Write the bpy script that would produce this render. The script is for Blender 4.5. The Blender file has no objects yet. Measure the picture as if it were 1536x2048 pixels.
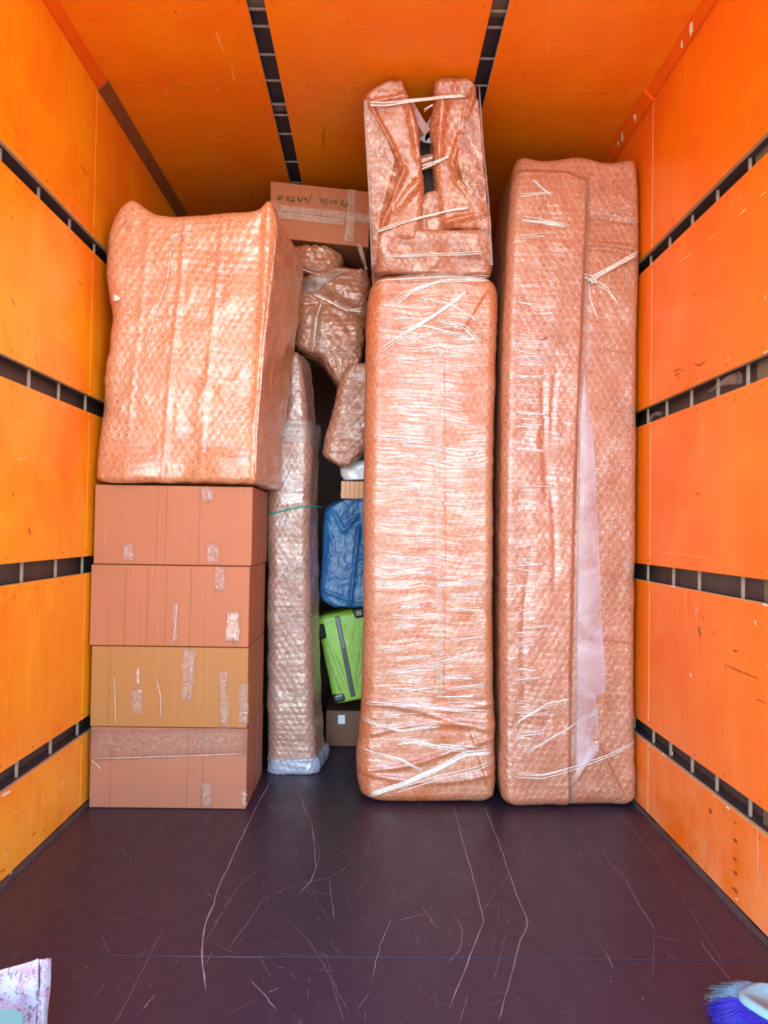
import bpy, math, random
import numpy as np
from mathutils import Vector, Matrix
from mathutils.bvhtree import BVHTree
random.seed(7); np.random.seed(7)
sc = bpy.context.scene
COL = sc.collection

# ------------------------------------------------------------------ camera
F_PX = 1539.0
CAM = np.array([0.0182, 0.0, 1.2279]); YAW, PITCH, ROLL = 0.0129, 0.0227, 0.0155
def _axes():
    F = np.array([math.sin(YAW)*math.cos(PITCH), math.cos(YAW)*math.cos(PITCH), math.sin(PITCH)])
    r = np.array([math.cos(YAW), -math.sin(YAW), 0.]); u = np.cross(r, F)
    return math.cos(ROLL)*r+math.sin(ROLL)*u, -math.sin(ROLL)*r+math.cos(ROLL)*u, F
AR, AU, AF = _axes()
def at(px, py, Y):
    """point of the place seen at photo pixel px,py at the depth Y"""
    d = AF*F_PX+AR*(px-768)-AU*(py-1024)
    return CAM+d*(Y/d[1])
def on_floor(px, py, z=0.0):
    d = AF*F_PX+AR*(px-768)-AU*(py-1024)
    return CAM+d*((z-CAM[2])/d[2])
def on_wall(px, py, x):
    d = AF*F_PX+AR*(px-768)-AU*(py-1024)
    return CAM+d*((x-CAM[0])/d[0])
cd = bpy.data.cameras.new('camera'); cam = bpy.data.objects.new('camera', cd); COL.objects.link(cam)
cam.matrix_world = Matrix([[AR[0], AU[0], -AF[0], CAM[0]], [AR[1], AU[1], -AF[1], CAM[1]], [AR[2], AU[2], -AF[2], CAM[2]], [0, 0, 0, 1]])
cd.sensor_fit = 'VERTICAL'; cd.sensor_height = 36.0; cd.lens = F_PX/2048*36.0; cd.clip_start = 0.05
sc.camera = cam

# ------------------------------------------------------------------ light
OPEN_Y = 0.55                      # the open end of the cargo hold
w = bpy.data.worlds.new('sky'); sc.world = w; w.use_nodes = True
nt = w.node_tree; bg = nt.nodes['Background']
sky = nt.nodes.new('ShaderNodeTexSky'); sky.sky_type = 'NISHITA'
sky.sun_disc = False; sky.sun_elevation = math.radians(52); sky.sun_rotation = math.radians(20)
sky.air_density = 1.5; sky.dust_density = 0.4; sky.ozone_density = 4.0
nt.links.new(sky.outputs[0], bg.inputs[0]); bg.inputs[1].default_value = 0.72
sun = bpy.data.lights.new('sun', 'SUN'); sun.energy = 6.5; sun.angle = 0.01; sun.color = (1, .95, .86)
so = bpy.data.objects.new('sun', sun); COL.objects.link(so)
so.rotation_euler = Vector((-0.25, -0.62, -1.0)).to_track_quat('-Z', 'Y').to_euler()   # from behind the closed end, so none falls inside
pl = bpy.data.lights.new('sky_portal', 'AREA'); pl.shape = 'RECTANGLE'; pl.size = 2.5; pl.size_y = 3.3
po = bpy.data.objects.new('sky_portal', pl); COL.objects.link(po)
po.location = (0, OPEN_Y-.05, 1.6); po.rotation_euler = (math.radians(90), 0, 0)
pl.cycles.is_portal = True
sc.view_settings.view_transform = 'Standard'; sc.view_settings.look = 'None'
sc.view_settings.gamma = 1.0; sc.view_settings.use_curve_mapping = False
sc.view_settings.exposure = 1.62
sc.cycles.max_bounces = 14; sc.cycles.diffuse_bounces = 9; sc.cycles.glossy_bounces = 5
sc.cycles.transparent_max_bounces = 16; sc.cycles.sample_clamp_indirect = 8.0
sc.cycles.use_denoising = True

# ------------------------------------------------------------------ materials
def mat(name):
    m = bpy.data.materials.new(name); m.use_nodes = True
    return m, m.node_tree, m.node_tree.nodes['Principled BSDF']
def N(nt, kind, **kw):
    n = nt.nodes.new(kind)
    for k, v in kw.items():
        if k in n.inputs: n.inputs[k].default_value = v
        else: setattr(n, k, v)
    return n
def mth(nt, op, a, b=None, c=None, clamp=False):
    n = nt.nodes.new('ShaderNodeMath'); n.operation = op; n.use_clamp = clamp
    for i, v in enumerate((a, b, c)):
        if v is None: continue
        if isinstance(v, (int, float)): n.inputs[i].default_value = v
        else: nt.links.new(v, n.inputs[i])
    return n.outputs[0]
def mapped(nt, src, scale, rot=(0, 0, 0)):
    mp = nt.nodes.new('ShaderNodeMapping'); mp.inputs['Scale'].default_value = scale; mp.inputs['Rotation'].default_value = rot
    nt.links.new(src, mp.inputs[0]); return mp.outputs[0]
def ramp(nt, src, stops):
    r = nt.nodes.new('ShaderNodeValToRGB'); e = r.color_ramp.elements
    while len(e) < len(stops): e.new(.5)
    for el, (p, c) in zip(e, stops):
        el.position = p; el.color = (c, c, c, 1) if isinstance(c, (int, float)) else (*c, 1)
    nt.links.new(src, r.inputs[0]); return r.outputs[0]
def mixc(nt, f, a, b, mode='MIX'):
    n = nt.nodes.new('ShaderNodeMix'); n.data_type = 'RGBA'; n.blend_type = mode
    if isinstance(f, (int, float)): n.inputs[0].default_value = f
    else: nt.links.new(f, n.inputs[0])
    for i, v in ((6, a), (7, b)):
        if isinstance(v, tuple): n.inputs[i].default_value = (*v, 1)
        else: nt.links.new(v, n.inputs[i])
    return n.outputs[2]
def noise(nt, vec, scale, detail=3, rough=.55, out='Fac', dist=0.):
    n = N(nt, 'ShaderNodeTexNoise', Scale=scale, Detail=detail, Roughness=rough, Distortion=dist)
    nt.links.new(vec, n.inputs['Vector']); return n.outputs[out]
def bump(nt, h, strength, dist, prev=None):
    b = N(nt, 'ShaderNodeBump', Strength=strength, Distance=dist); nt.links.new(h, b.inputs['Height'])
    if prev: nt.links.new(prev, b.inputs['Normal'])
    return b.outputs[0]

PITCH_B = 0.0335; RB = 0.0138                 # bubble spacing and radius
def bubble_mat(name, base, under, ring=(.95, .62, .45), film=0.6, rough=.32, coat=0.7, crinkle=1.0, ringmix=.45, spec=.5, streak=(5, 130, 1), cior=1.75, dm=.5):
    """bubble wrap over an opaque content: rings and domes from the UV (metres), stretch film as the coat"""
    m, nt, p = mat(name)
    uv = nt.nodes.new('ShaderNodeUVMap').outputs[0]
    sep = nt.nodes.new('ShaderNodeSeparateXYZ'); nt.links.new(uv, sep.inputs[0])
    U, V = sep.outputs[0], sep.outputs[1]
    P, H = PITCH_B, PITCH_B*math.sqrt(3)
    def dist(ox, oy):
        a = mth(nt, 'SUBTRACT', mth(nt, 'PINGPONG', mth(nt, 'ADD', U, ox+50*P), P/2), 0.0)
        b = mth(nt, 'PINGPONG', mth(nt, 'ADD', V, oy+50*H), H/2)
        return mth(nt, 'SQRT', mth(nt, 'ADD', mth(nt, 'MULTIPLY', a, a), mth(nt, 'MULTIPLY', b, b)))
    d = mth(nt, 'MINIMUM', dist(0, 0), dist(P/2, H/2))
    dn = mth(nt, 'DIVIDE', d, RB)
    ringf = mth(nt, 'POWER', mth(nt, 'SUBTRACT', 1.0, mth(nt, 'MULTIPLY', mth(nt, 'ABSOLUTE', mth(nt, 'SUBTRACT', dn, .92)), 4.2), clamp=True), 1.3)
    dome = mth(nt, 'SQRT', mth(nt, 'SUBTRACT', 1.0, mth(nt, 'POWER', dn, 3.0), clamp=True))
    big = noise(nt, mapped(nt, uv, (1.6, 1.1, 1)), 2.5, 4, .6)
    mid = noise(nt, uv, 22, 3, .6, dist=.6)
    c = mixc(nt, ramp(nt, big, [(.38, 0.), (.62, 1.)]), base, under)
    brk = ramp(nt, mid, [(.35, .25), (.6, 1.)])
    rf = mth(nt, 'MULTIPLY', mth(nt, 'MULTIPLY', ringf, brk), ringmix)
    c = mixc(nt, rf, c, ring)
    fine = noise(nt, uv, 55, 4, .65, dist=1.2)
    c = mixc(nt, ramp(nt, fine, [(.56, 0.), (.68, .35)]), c, ring)
    c = mixc(nt, ramp(nt, fine, [(.32, .6), (.42, 0.)]), c, tuple(x*.45 for x in under))
    nt.links.new(c, p.inputs['Base Color'])
    p.inputs['Roughness'].default_value = rough; p.inputs['IOR'].default_value = 1.5
    p.inputs['Specular IOR Level'].default_value = spec
    wr = mth(nt, 'ABSOLUTE', mth(nt, 'SUBTRACT', noise(nt, uv, 26, 4, .6, dist=1.5), .5))
    b1 = bump(nt, mth(nt, 'MULTIPLY', dome, brk), .5, .0016)
    b2 = bump(nt, wr, .9*crinkle, .006, b1)
    nt.links.new(b2, p.inputs['Normal'])
    # stretch film: fine pulled streaks
    wav = noise(nt, uv, 3.0, 2, .5, 'Color')
    mx = nt.nodes.new('ShaderNodeVectorMath'); mx.operation = 'MULTIPLY_ADD'
    nt.links.new(wav, mx.inputs[0]); mx.inputs[1].default_value = (.0, .10, 0); nt.links.new(uv, mx.inputs[2])
    st = noise(nt, mapped(nt, mx.outputs[0], streak), 1.0, 4, .7)
    cb = bump(nt, st, film, .0011)
    cb2 = bump(nt, mth(nt, 'ADD', mth(nt, 'MULTIPLY', mth(nt, 'MULTIPLY', dome, brk), dm), mth(nt, 'ADD', fine, mth(nt, 'MULTIPLY', wr, 2.5*crinkle))), .6, .0016, cb)
    pat = ramp(nt, noise(nt, mapped(nt, mx.outputs[0], (4.0, 7, 1)), 1.0, 4, .65), [(.40, .08), (.56, 1.)])
    stc = ramp(nt, noise(nt, mapped(nt, mx.outputs[0], (streak[0]*1.4, streak[1]*.8, 1)), 1.0, 3, .65), [(.46, .05), (.58, 1.)])
    stc = mixc(nt, min(1.0, film), (1., 1., 1.), stc)
    cw = mth(nt, 'MULTIPLY', mth(nt, 'MULTIPLY', pat, stc), coat)
    nt.links.new(cw, p.inputs['Coat Weight'])
    p.inputs['Coat Roughness'].default_value = .07; p.inputs['Coat IOR'].default_value = cior
    nt.links.new(cb2, p.inputs['Coat Normal'])
    return m

def paint_mat(name, a, b, worn, rough=.32, seed=0., low_worn_glare=True):
    m, nt, p = mat(name)
    tc = nt.nodes.new('ShaderNodeTexCoord'); geo = nt.nodes.new('ShaderNodeNewGeometry')
    pos = geo.outputs['Position']
    off = nt.nodes.new('ShaderNodeVectorMath'); off.operation = 'ADD'; nt.links.new(pos, off.inputs[0]); off.inputs[1].default_value = (seed, seed, seed)
    v = off.outputs[0]
    blot = noise(nt, v, 2.2, 5, .6, dist=.4)
    c = mixc(nt, ramp(nt, blot, [(.35, 0.), (.68, 1.)]), a, b)
    grain = noise(nt, mapped(nt, v, (14, 14, 1.2)), 3.0, 4, .65)
    c = mixc(nt, ramp(nt, grain, [(.3, .30), (.55, 0.)]), c, tuple(x*.78 for x in a))
    streak = noise(nt, mapped(nt, v, (3, 3, .7), (.3, 0, 0)), 4.0, 6, .7)
    c = mixc(nt, ramp(nt, streak, [(.62, 0.), (.74, .35)]), c, worn)
    spk = noise(nt, v, 28, 2, .5)
    c = mixc(nt, ramp(nt, spk, [(.74, 0.), (.78, .6)]), c, worn)
    c = mixc(nt, ramp(nt, noise(nt, v, 17, 3, .6), [(.25, .7), (.29, 0.)]), c, tuple(x*.35 for x in a))
    if low_worn_glare:      # rubbed paint, plus pinkish glare put into the colour near the floor
        s = nt.nodes.new('ShaderNodeSeparateXYZ'); nt.links.new(pos, s.inputs[0])
        lo = mth(nt, 'SUBTRACT', 1.0, mth(nt, 'MULTIPLY', s.outputs[2], 1.3), clamp=True)
        c = mixc(nt, mth(nt, 'MULTIPLY', mth(nt, 'MULTIPLY', lo, lo), ramp(nt, noise(nt, v, 5, 6, .7), [(.35, 0.), (.7, .75)])), c, worn)
    nt.links.new(c, p.inputs['Base Color'])
    nt.links.new(ramp(nt, blot, [(.3, rough+.12), (.7, rough-.02)]), p.inputs['Roughness'])
    nt.links.new(bump(nt, mth(nt, 'ADD', grain, mth(nt, 'MULTIPLY', blot, 3.0)), .25, .004), p.inputs['Normal'])
    p.inputs['Specular IOR Level'].default_value = .4
    return m

def simple(name, col, rough=.5, metal=0., spec=.5, nscale=0, namt=.15, bmp=0., coat=0.):
    m, nt, p = mat(name)
    p.inputs['Roughness'].default_value = rough; p.inputs['Metallic'].default_value = metal
    p.inputs['Specular IOR Level'].default_value = spec; p.inputs['Coat Weight'].default_value = coat
    tc = nt.nodes.new('ShaderNodeTexCoord').outputs['Object']
    n = noise(nt, tc, nscale or 12, 4, .6)
    nt.links.new(mixc(nt, n, tuple(x*(1-namt) for x in col), tuple(min(1, x*(1+namt)) for x in col)), p.inputs['Base Color'])
    if bmp: nt.links.new(bump(nt, n, bmp, .01), p.inputs['Normal'])
    return m

def card_mat(name, a, b):
    m, nt, p = mat(name)
    v = nt.nodes.new('ShaderNodeNewGeometry').outputs['Position']
    fl = noise(nt, mapped(nt, v, (120, 8, .8)), 1.0, 3, .6)
    bl = noise(nt, v, 5, 4, .55)
    c = mixc(nt, bl, a, b)
    c = mixc(nt, ramp(nt, fl, [(.35, .22), (.6, 0.)]), c, tuple(x*.72 for x in a))
    c = mixc(nt, ramp(nt, noise(nt, mapped(nt, v, (30, 30, 3)), 1.2, 3, .6), [(.64, 0.), (.7, .3)]), c, tuple(min(1, x*1.25) for x in b))
    nt.links.new(c, p.inputs['Base Color']); p.inputs['Roughness'].default_value = .62
    nt.links.new(bump(nt, mth(nt, 'ADD', fl, bl), .35, .002), p.inputs['Normal'])
    return m

def film_mat(name, tint=(.9, .88, .86), diff=.12, gloss=.16, rough=.12, scale=60, st=.8, stretch=(1, 1, 1), em=None):
    """thin clear plastic: mostly see-through, some glossy, a little milky"""
    m, nt, p = mat(name); out = nt.nodes['Material Output']; nt.nodes.remove(p)
    tr = N(nt, 'ShaderNodeBsdfTransparent'); tr.inputs[0].default_value = (.97, .96, .95, 1)
    gl = N(nt, 'ShaderNodeBsdfGlossy', Roughness=rough); gl.inputs[0].default_value = (1, 1, 1, 1)
    df = N(nt, 'ShaderNodeBsdfDiffuse'); df.inputs[0].default_value = (*tint, 1)
    v = nt.nodes.new('ShaderNodeTexCoord').outputs['Object']
    h = noise(nt, mapped(nt, v, stretch), scale, 4, .65, dist=.8)
    nb = bump(nt, h, st, .01)
    nt.links.new(nb, gl.inputs['Normal'])
    m1 = N(nt, 'ShaderNodeMixShader'); nt.links.new(ramp(nt, h, [(.35, diff*.4), (.65, min(1, diff*1.5))]), m1.inputs[0])
    nt.links.new(tr.outputs[0], m1.inputs[1]); nt.links.new(df.outputs[0], m1.inputs[2])
    m2 = N(nt, 'ShaderNodeMixShader'); m2.inputs[0].default_value = gloss
    nt.links.new(m1.outputs[0], m2.inputs[1]); nt.links.new(gl.outputs[0], m2.inputs[2])
    nt.links.new(m2.outputs[0], out.inputs[0])
    return m

ORA, ORB, ORW = (.84, .145, .003), (.90, .21, .005), (.90, .36, .13)
M = {}
M['paint_left_lit'] = paint_mat('orange_paint_left_lit', (.86, .21, .004), (.95, .38, .008), (.92, .46, .10), seed=0.)  # yellower than the right wall: its brighter light is put into the paint
M['paint_right_dim'] = paint_mat('orange_paint_right_dim', ORA, ORB, (.93, .40, .18), seed=7.3)  # redder than the left wall: its weaker light is put into the paint
M['paint_ceiling'] = paint_mat('orange_paint_ceiling', (.87, .185, .003), (.93, .27, .006), (.90, .34, .06), seed=3.1, low_worn_glare=False)
M['paint_red'] = simple('red_orange_trim_paint', (.74, .105, .003), .7, spec=.1, nscale=9)
M['shade_brown_wall'] = simple('bulkhead_shade_brown', (.05, .02, .012), .6, nscale=5, namt=.3)  # orange back wall turned dark, the shade of the depth put into its colour
M['ply'] = simple('plywood_edge', (.62, .36, .16), .8, nscale=40, namt=.4)
M['brown_strip'] = simple('brown_strip', (.22, .065, .018), .5, nscale=14, namt=.3)
M['rail'] = simple('rail_metal', (.075, .048, .046), .55, .0, nscale=9, namt=.35)
M['rail_bar'] = simple('bar_metal', (.40, .31, .25), .42, .3, nscale=30, namt=.3)
M['rail_plate'] = simple('plate_metal', (.17, .12, .075), .5, .1, nscale=9, namt=.3)
M['card'] = card_mat('cardboard', (.38, .120, .046), (.42, .135, .054))
M['card2'] = card_mat('cardboard_ochre', (.35, .140, .030), (.385, .155, .038))
M['card3'] = card_mat('cardboard_pinkish', (.34, .125, .062), (.375, .14, .075))
M['card_fold'] = card_mat('cardboard_fold', (.27, .085, .035), (.30, .095, .04))
M['card_dark'] = card_mat('cardboard_shaded', (.15, .06, .03), (.18, .07, .035))  # darker copy of the cardboard, shade of the deep gap put into it
M['ink'] = simple('green_ink', (.03, .06, .008), .7)
M['tape'] = film_mat('clear_tape', (.60, .40, .28), .05, .12, .08, 70, 1.)
M['tape_milky'] = film_mat('milky_tape', (.42, .32, .29), .24, .05, .3, 60, .4)
M['tape_shiny'] = film_mat('shiny_tape', (.70, .50, .30), .22, .34, .10, 120, 1., (1, 1, .4))
M['tape_faint'] = film_mat('faint_tape', (.45, .26, .20), .10, .03, .2, 50, .8)
M['tape_soft'] = film_mat('soft_tape', (.50, .50, .40), .22, .03, .3, 60, .4)
M['strand'] = film_mat('film_strand', (.85, .74, .66), .50, .30, .12, 150, .5, (.2, 1, 1))
M['film'] = film_mat('clear_film', (.85, .62, .50), .07, .10, .10, 34, .8)
M['film_milky'] = film_mat('milky_flap', (.60, .45, .49), .45, .03, .4, 5, .2)
SAL, SALU = (.80, .42, .30), (.74, .33, .20)
M['wrap_box'] = bubble_mat('bubble_wrap_box', (.52, .215, .11), (.44, .16, .07), (.82, .48, .30), .25, .3, .7, 1.0, .6)
M['wrap_mid'] = bubble_mat('bubble_wrap_centre', (.40, .105, .033), (.38, .165, .09), (.60, .31, .19), 1.0, .3, 1.0, .9, .6, streak=(3.5, 150, 1), cior=1.9, dm=.25)
M['wrap_right'] = bubble_mat('bubble_wrap_right', (.39, .150, .085), (.33, .11, .055), (.62, .33, .22), .85, .32, .95, .9, .6, streak=(5, 140, 1), cior=1.9, dm=.3)
M['wrap_top'] = bubble_mat('bubble_wrap_top', (.36, .095, .035), (.38, .14, .065), (.66, .37, .24), .25, .26, .8, 1.2, .65)
M['wrap_roll'] = bubble_mat('bubble_wrap_roll', (.36, .19, .14), (.30, .14, .10), (.58, .40, .32), .25, .26, .8, 1.2, .5, dm=.6)
M['wrap_small'] = bubble_mat('bubble_wrap_small', (.37, .145, .08), (.31, .105, .055), (.60, .37, .26), .35, .26, .9, 1.5, .5, dm=.6)
M['wrap_clear'] = bubble_mat('bubble_wrap_clear', (.30, .30, .36), (.26, .26, .31), (.5, .53, .60), .3, .25, .9, 1.0, .4)
M['dark'] = simple('gap_shade_and_seam', (.025, .015, .012), .8)  # painted shade inside the split bundle; also colours the carton's flap seam
M['board'] = simple('brown_board', (.30, .12, .05), .5, nscale=8)
M['string'] = simple('green_string', (.01, .30, .20), .5)
M['white_plastic'] = simple('white_plastic', (.75, .73, .76), .25, nscale=6, namt=.08, bmp=.2)
M['bamboo'] = simple('bamboo', (.62, .26, .10), .45, nscale=30, namt=.2)
M['black_plastic'] = simple('black_plastic', (.006, .005, .007), .5, spec=.2)
M['blackish_trim'] = simple('charcoal_trim', (.012, .010, .016), .4, nscale=60, namt=.6, bmp=.6, coat=.8)

def bag_mat():
    m, nt, p = mat('blue_bag_plastic')
    v = nt.nodes.new('ShaderNodeTexCoord').outputs['Object']
    n = noise(nt, mapped(nt, v, (1, 1, .6)), 7, 4, .55, dist=1.0)
    nt.links.new(mixc(nt, ramp(nt, n, [(.4, 0.), (.65, 1.)]), (.008, .07, .20), (.03, .13, .28)), p.inputs['Base Color'])
    p.inputs['Roughness'].default_value = .38
    r = mth(nt, 'ABSOLUTE', mth(nt, 'SUBTRACT', noise(nt, v, 9, 3, .5, dist=1.2), .5))
    nt.links.new(bump(nt, r, .8, .03), p.inputs['Normal'])
    return m
M['blue'] = bag_mat()
def lime_mat():
    m, nt, p = mat('lime_shell_under_film')
    v = nt.nodes.new('ShaderNodeTexCoord').outputs['Object']
    n = noise(nt, v, 12, 3, .5)
    nt.links.new(mixc(nt, n, (.20, .46, .0), (.28, .55, .002)), p.inputs['Base Color']) if False else None
    rg = mth(nt, 'ABSOLUTE', mth(nt, 'SUBTRACT', noise(nt, mapped(nt, v, (1, 1, .4), (0, .4, 0)), 42, 5, .7, dist=1.6), .5))
    nt.links.new(mixc(nt, ramp(nt, rg, [(.0, .55), (.035, 0.)]), mixc(nt, n, (.18, .44, .0), (.27, .54, .002)), (.50, .66, .32)), p.inputs['Base Color'])  # pale ridges paint the sparkle of the film wrinkles into the base colour
    p.inputs['Roughness'].default_value = .4; p.inputs['Coat Weight'].default_value = 1.; p.inputs['Coat IOR'].default_value = 1.8
    p.inputs['Coat Roughness'].default_value = .08
    r = mth(nt, 'ABSOLUTE', mth(nt, 'SUBTRACT', noise(nt, mapped(nt, v, (1, 1, .45), (0, .5, 0)), 38, 5, .7, dist=1.5), .5))
    nt.links.new(bump(nt, r, 1., .03), p.inputs['Coat Normal'])
    return m
M['lime'] = lime_mat()
def floor_mat(name, seed):
    m, nt, p = mat(name)
    v = nt.nodes.new('ShaderNodeNewGeometry').outputs['Position']
    off = nt.nodes.new('ShaderNodeVectorMath'); off.operation = 'ADD'; nt.links.new(v, off.inputs[0]); off.inputs[1].default_value = (seed, 0, 0)
    v = off.outputs[0]
    n = noise(nt, v, 2.0, 5, .6)
    c = mixc(nt, n, (.020, .011, .026), (.030, .016, .036))
    n2 = noise(nt, mapped(nt, v, (1, .35, 1)), 14, 6, .7)
    c = mixc(nt, ramp(nt, n2, [(.58, 0.), (.78, .25)]), c, (.14, .10, .10))
    sp = noise(nt, v, 60, 2, .5)
    c = mixc(nt, ramp(nt, sp, [(.74, 0.), (.78, .8)]), c, (.30, .22, .22))
    nt.links.new(c, p.inputs['Base Color'])
    nt.links.new(ramp(nt, n2, [(.3, .36), (.7, .52)]), p.inputs['Roughness'])
    w1 = nt.nodes.new('ShaderNodeTexVoronoi'); w1.inputs['Scale'].default_value = 260; nt.links.new(v, w1.inputs['Vector'])
    nt.links.new(bump(nt, mth(nt, 'ADD', mth(nt, 'MULTIPLY', w1.outputs['Distance'], .5), n2), .35, .0015), p.inputs['Normal'])
    p.inputs['Specular IOR Level'].default_value = .55
    return m
M['floor_a'] = floor_mat('phenolic_floor', 0.); M['floor_b'] = floor_mat('phenolic_floor_front', 3.7)
M['scratch'] = simple('floor_scratch', (.36, .25, .29), .7, nscale=120, namt=.5)
M['scratch_soft'] = simple('floor_scuff', (.22, .15, .17), .65, nscale=120, namt=.5)
M['chip_light'] = simple('paint_chip_light', (.95, .50, .16), .6, nscale=60, namt=.3)
M['chip_white'] = simple('paint_chip_white', (.85, .66, .48), .6, nscale=60, namt=.3)
M['chip_dark'] = simple('paint_scar_dark', (.25, .05, .01), .7, nscale=60, namt=.5)
M['screw'] = simple('screw_head', (.35, .09, .01), .45)
M['dirt'] = simple('dirt', (.06, .035, .03), .9, nscale=70, namt=.6)
M['ground'] = simple('concrete_ground', (.42, .39, .34), .9, nscale=.6, namt=.12)

def paper_mat():
    m, nt, p = mat('printed_paper')
    v = nt.nodes.new('ShaderNodeTexCoord').outputs['Object']
    n1 = noise(nt, v, 30, 3, .6, dist=.6); n2 = noise(nt, mapped(nt, v, (1, 1, 1)), 60, 4, .7, dist=2.)
    n3 = noise(nt, mapped(nt, v, (1, 1, .3), (0, .7, 0)), 85, 2, .5, dist=.4)
    c = mixc(nt, ramp(nt, n1, [(.45, 0.), (.6, .9)]), (.40, .38, .44), (.40, .22, .33))
    c = mixc(nt, ramp(nt, n2, [(.56, 0.), (.62, .8)]), c, (.06, .03, .08))
    c = mixc(nt, ramp(nt, n3, [(.60, 0.), (.62, .7)]), c, (.12, .07, .15))
    nt.links.new(c, p.inputs['Base Color']); p.inputs['Roughness'].default_value = .6
    return m
M['paper'] = paper_mat()
M['cyan'] = simple('cyan_plastic', (.16, .48, .46), .35, namt=.05)
M['pale_plastic'] = simple('pale_cyan_plastic', (.22, .40, .42), .25, namt=.04)
M['bristle_blue'] = simple('violet_bristle', (.035, .025, .50), .4, nscale=80, namt=.35)
M['bristle_pale'] = simple('pale_bristle', (.22, .42, .55), .4, nscale=80, namt=.2)

# ------------------------------------------------------------------ mesh helpers
LOC = {}
def tag(o, label=None, cat=None, group=None, kind=None):
    if label: o['label'] = label
    if cat: o['category'] = cat
    if group: o['group'] = group
    if kind: o['kind'] = kind
    return o
def thing(name, label, cat, loc, group=None):
    o = bpy.data.objects.new(name, None); COL.objects.link(o); o.location = loc; o.empty_display_size = .1
    LOC[o.name] = np.array(loc, float); return tag(o, label, cat, group)
def setting(name):
    o = bpy.data.objects.new(name, None); COL.objects.link(o); LOC[o.name] = np.zeros(3); return tag(o, kind='structure')
def obj(name, verts, faces, mats, parent=None, uvs=None, smooth=False, midx=None, loc=None):
    """one mesh object from world-space vertices; faces is a list or an (n,4) array"""
    verts = np.asarray(verts, float).reshape(-1, 3)
    pl_ = LOC[parent.name] if parent else np.zeros(3)
    org = np.asarray(loc, float) if loc is not None else pl_
    me = bpy.data.meshes.new(name)
    if isinstance(faces, np.ndarray):
        nv, nf = len(verts), len(faces)
        me.vertices.add(nv); me.vertices.foreach_set('co', (verts-org).astype(np.float32).ravel())
        me.loops.add(nf*4); me.loops.foreach_set('vertex_index', faces.astype(np.int32).ravel())
        me.polygons.add(nf); me.polygons.foreach_set('loop_start', np.arange(0, nf*4, 4, dtype=np.int32))
        me.update(calc_edges=True)
        if uvs is not None:
            ul = me.uv_layers.new(name='UVMap'); ul.data.foreach_set('uv', uvs.astype(np.float32).ravel())
    else:
        me.from_pydata([tuple(v) for v in (verts-org)], [], faces); me.update()
    for mm in (mats if isinstance(mats, (list, tuple)) else [mats]): me.materials.append(mm)
    if midx is not None: me.polygons.foreach_set('material_index', np.asarray(midx, np.int32))
    if smooth: me.polygons.foreach_set('use_smooth', [True]*len(me.polygons))
    me.validate(); me.update()
    o = bpy.data.objects.new(name, me); COL.objects.link(o)
    if parent: o.parent = parent
    o.location = org-pl_; LOC[o.name] = org
    return o
BOXF = [(0, 3, 2, 1), (4, 5, 6, 7), (0, 1, 5, 4), (1, 2, 6, 5), (2, 3, 7, 6), (3, 0, 4, 7)]
def boxv(x0, x1, y0, y1, z0, z1):
    return [(x0, y0, z0), (x1, y0, z0), (x1, y1, z0), (x0, y1, z0), (x0, y0, z1), (x1, y0, z1), (x1, y1, z1), (x0, y1, z1)]
def merge(parts):
    V, Fc = [], []
    for v, f in parts:
        o = len(V); V += list(v); Fc += [tuple(i+o for i in ff) for ff in f]
    return V, Fc
def bevel(o, wd, seg=2):
    b = o.modifiers.new('bevel', 'BEVEL'); b.width = wd; b.segments = seg; b.limit_method = 'ANGLE'; return o
def rnd2(shape_u, shape_v, seed, periodic=False):
    """smooth value noise sampled at arrays u,v (in cells)"""
    r = np.random.RandomState(seed); G = r.rand(97, 97)*2-1
    iu, iv = np.floor(shape_u).astype(int), np.floor(shape_v).astype(int); fu, fv = shape_u-iu, shape_v-iv
    fu, fv = fu*fu*(3-2*fu), fv*fv*(3-2*fv)
    g = lambda a, b: G[a % 97, b % 97]
    return (g(iu, iv)*(1-fu)+g(iu+1, iv)*fu)*(1-fv)+(g(iu, iv+1)*(1-fu)+g(iu+1, iv+1)*fu)*fv
def sm(x, a, b):
    t = np.clip((x-a)/(b-a), 0, 1); return t*t*(3-2*t)
def hexd(u, v):
    P, H = PITCH_B, PITCH_B*math.sqrt(3)
    pp = lambda x, s: np.abs((x/s) % 2-1)*-s+s
    def f(ox, oy):
        a = (u+ox+50*P) % P; a = np.minimum(a, P-a); b = (v+oy+50*H) % H; b = np.minimum(b, H-b)
        return np.hypot(a, b)
    return np.minimum(f(0, 0), f(P/2, H/2))

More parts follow.
